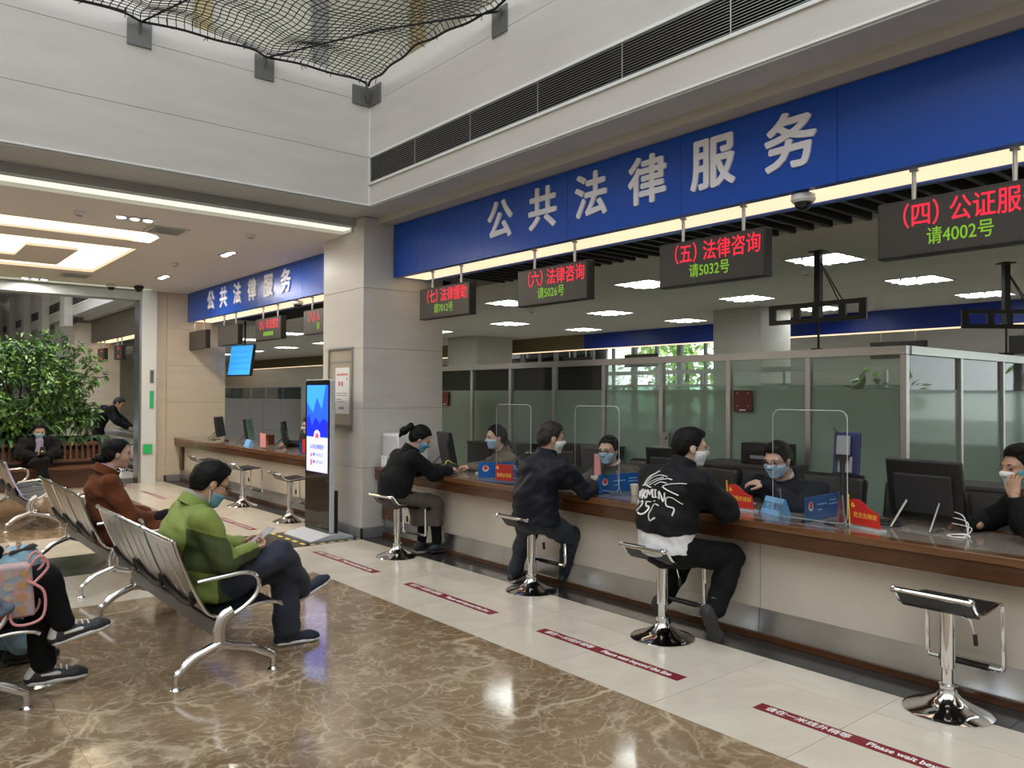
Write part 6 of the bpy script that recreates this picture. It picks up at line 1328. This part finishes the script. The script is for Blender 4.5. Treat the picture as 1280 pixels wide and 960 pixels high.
# --- two people at the left edge (bench at x = .39)
J = dict(pelvis=(.0, 0, .47), waist=(-.05, 0, .62), chest=(-.10, 0, .80), neck=(-.08, 0, .95), head=(-.02, 0, 1.06), shL=(-.09, .18, .87), shR=(-.09, -.18, .87), elL=(.0, .25, .63), elR=(.0, -.25, .63), wrL=(.18, .12, .62), wrR=(.18, -.12, .62), handL=(.9, -.3, 0), palmL=(0, 0, -1), handR=(.9, .3, 0), palmR=(0, 0, -1), knL=(.40, .06, .53), knR=(.42, -.09, .615), anL=(.44, .04, .10), anR=(.52, -.07, .335), toeL=(1, -.05, .0), toeR=(.93, .0, .20), hipL=(.02, .09, .48), hipR=(.02, -.08, .50))
p = Person('person in black trousers and chunky sneakers at the left edge', (.335, 4.86, 0), 0, J, .98, True, 'skin_b', (0, .4, 0)); p.body(); p.top('c_black', .03, (0, 0, .44), .0); p.trousers('c_black', .016, None, 'trousers', .005, .03); p.hair('hair_black', 'lowpony')
mat('sneaker_black', (.02, .02, .022), .6); p.shoe('L', 'sneaker_black', 'sole_white', (0, 0, 1), .28, None, 'shoe_white', .036); p.shoe('R', 'sneaker_black', 'sole_white', (-.2, 0, .98), .28, None, 'shoe_white', .036)
J2 = dict(J); J2.update(knL=(.40, .10, .56), knR=(.40, -.08, .60), anL=(.36, .12, .09), anR=(.40, -.06, .09), toeR=(1, 0, 0), wrR=(.27, -.10, .66), handR=(.9, .2, 0), palmR=(0, 0, 1))
p = Person('person in pale blue jeans holding a phone at the left edge', (.335, 5.46, 0), 0, J2, 1.0, True, 'skin_b', (0, .4, 0)); p.hk = {'R': dict(curl=.6)}; p.body(); p.top('c_black', .03, (0, 0, .46), .0); p.trousers('c_lightjeans', .030, None, 'jeans', .008, .03); p.hair('hair_black', 'lowpony'); p.shoe('L', 'shoe_black', 'sole_dark'); p.shoe('R', 'shoe_black', 'sole_dark')
t = thing('phone', 'black smartphone over the pale blue jeans', 'phone', (.335 + .40, 5.36, .675)); MB().obox((0, 0, 0), (.15, .075, .009), Rhead(.1, -.2)).build('case', MT['black_plastic'], t, bevel=.004); MB().obox((-.001, 0, .006), (.14, .068, .002), Rhead(.1, -.2)).build('screen', MT['screen_dark'], t)
# handbag with a busy printed pattern
hb = thing('handbag', 'pastel patterned handbag with pink handles on the left bench', 'handbag', (.545, 4.66, .46))
mat('bag_print', (.20, .30, .36), .6, noise=(26, .3, (.55, .26, .22))); mat('bag_pink', (.62, .27, .27), .5); mat('bag_tan', (.42, .24, .11), .6); mat('pompom', (.10, .13, .17), .95)
MB().prism([(-.15, 0), (.15, 0), (.13, .26), (-.12, .26)], 1, -.06, .06).build('body', MT['bag_print'], hb, bevel=.015, seg=3)
for s in (-1, 1): MB().tube(bez([(.10, s * .055, .22), (.16, s * .07, .30), (.20, s * .06, .24), (.13, s * .065, .16)], 6), .007, 7).tube(bez([(.03, s * .065, .10), (.05, s * .09, -.02), (.17, s * .085, -.01), (.18, s * .08, .12), (.11, s * .066, .18)], 6), .007, 7).build('handle', MT['bag_pink'], hb, True)
rb = np.random.default_rng(2)
for i in range(16):
    x, z = -.10 + .065 * (i % 4) + rb.uniform(-.01, .01), .04 + .06 * (i // 4)
    MB().cyl((x, -.0605, z), (x, -.0625, z), .022, n=14).build('print_dot', MT[['bag_tan', 'bag_pink', 'c_beige', 'bag_tan'][i % 4]], hb)
np_mesh('pompom', [surf([Ell((-.03, -.10, .10), (.035, .03, .028), None, .02), Ell((.02, -.10, .07), (.032, .03, .030), None, .02), Ell((-.02, -.10, .045), (.03, .03, .025), None, .02)], .008, (), (.004, 60, 3))], MT['pompom'], hb)
MB().obox((0, 0, 0), (.05, .02, .02), np.eye(3)).build('tag_clip', MT['flag_red'], hb, bevel=.003).location = (.16, .05, -.19) if False else (.02, -.065, .02)

# --- seated person on the planter bench (faces -y, towards us)
J = dict(pelvis=(-.05, 0, .44), waist=(-.04, 0, .58), chest=(-.01, 0, .73), neck=(.04, 0, .86), head=(.10, 0, .975), shL=(-.0, .20, .80), shR=(-.0, -.20, .80), elL=(.10, .27, .60), elR=(.10, -.27, .60), wrL=(.30, .05, .58), wrR=(.30, -.05, .58), handL=(.6, -.5, .4), palmL=(0, -.3, .9), handR=(.6, .5, .4), palmR=(0, .3, .9), knL=(.38, .05, .50), knR=(.38, -.08, .48), anL=(.42, -.02, .17), anR=(.40, .12, .095), toeL=(.9, -.2, -.2), toeR=(1, 0, 0))
p = Person('masked person in a black padded jacket sitting on the planter bench with a phone', (2.24, 14.86, 0), -PI / 2, J, 1.0, True, 'skin_b', (0, .45, 0)); p.hk = {'L': dict(curl=.6), 'R': dict(curl=.6)}; p.body(); p.trousers('c_black', .012, h=.014)
p.top('c_black', .05, (0, 0, .40), .0, 'jacket', .012, .02, h=.013); np_mesh('shirt', [surf([Cap((.085, 0, .56), (.115, 0, .82), (.075, .09), (.06, .05), (0, 1, 0), .02)], .012)], MT['c_lilac'], p.t); p.hair('hair_black', 'lowpony'); p.mask('mask_blue'); p.shoe('L', 'shoe_white', 'sole_white', (.2, 0, 1)); p.shoe('R', 'shoe_white', 'sole_white')
t = thing('phone', 'dark phone held by the person on the planter bench', 'phone', (2.24, 14.46, .66)); MB().obox((0, 0, 0), (.075, .012, .15), Rhead(0, 0, .4)).build('case', MT['black_plastic'], t, bevel=.004); MB().obox((0, .0, .0), (.03, .016, .03), Rhead(0, 0, .4)).build('camera_bump', MT['white_plastic'], t)
# --- people beyond the far opening
J = dict(pelvis=(0, 0, .95), waist=(.06, 0, 1.08), chest=(.20, 0, 1.22), neck=(.32, 0, 1.30), head=(.42, 0, 1.37), shL=(.26, .19, 1.24), shR=(.26, -.19, 1.24), elL=(.40, .26, 1.02), elR=(.42, -.26, 1.02), wrL=(.62, .16, .86), wrR=(.62, -.16, .86), handL=(.9, -.2, -.1), palmL=(0, 0, -1), handR=(.9, .2, -.1), palmR=(0, 0, -1), knL=(.05, .11, .50), knR=(.02, -.11, .50), anL=(-.02, .11, .09), anR=(-.08, -.11, .09), toeL=(1, 0, 0), toeR=(1, 0, 0))
p = Person('person in a black coat leaning on the counter beyond the far opening', (3.93, 18.75, 0), -.45, J, 1.02, False, 'skin_a', (0, .5, 0)); p.body(); p.top('c_black', .045, (0, 0, .82), .0, 'coat', .01, .03, h=.014); p.trousers('c_black', .014, h=.014); p.hair('hair_thin', 'short')
for a in 'LR': p.shoe(a, 'shoe_black', 'sole_dark')
officer('dark clothed officer seated behind the far counter on the left', (5.5, 19.6, 0), PI, dict(), 'c_black', female=False, hair='short', mk=None); officer('dark clothed officer seated behind the far counter on the right', (5.5, 18.5, 0), PI, dict(), 'c_black', female=False, hair='short', mk=None)
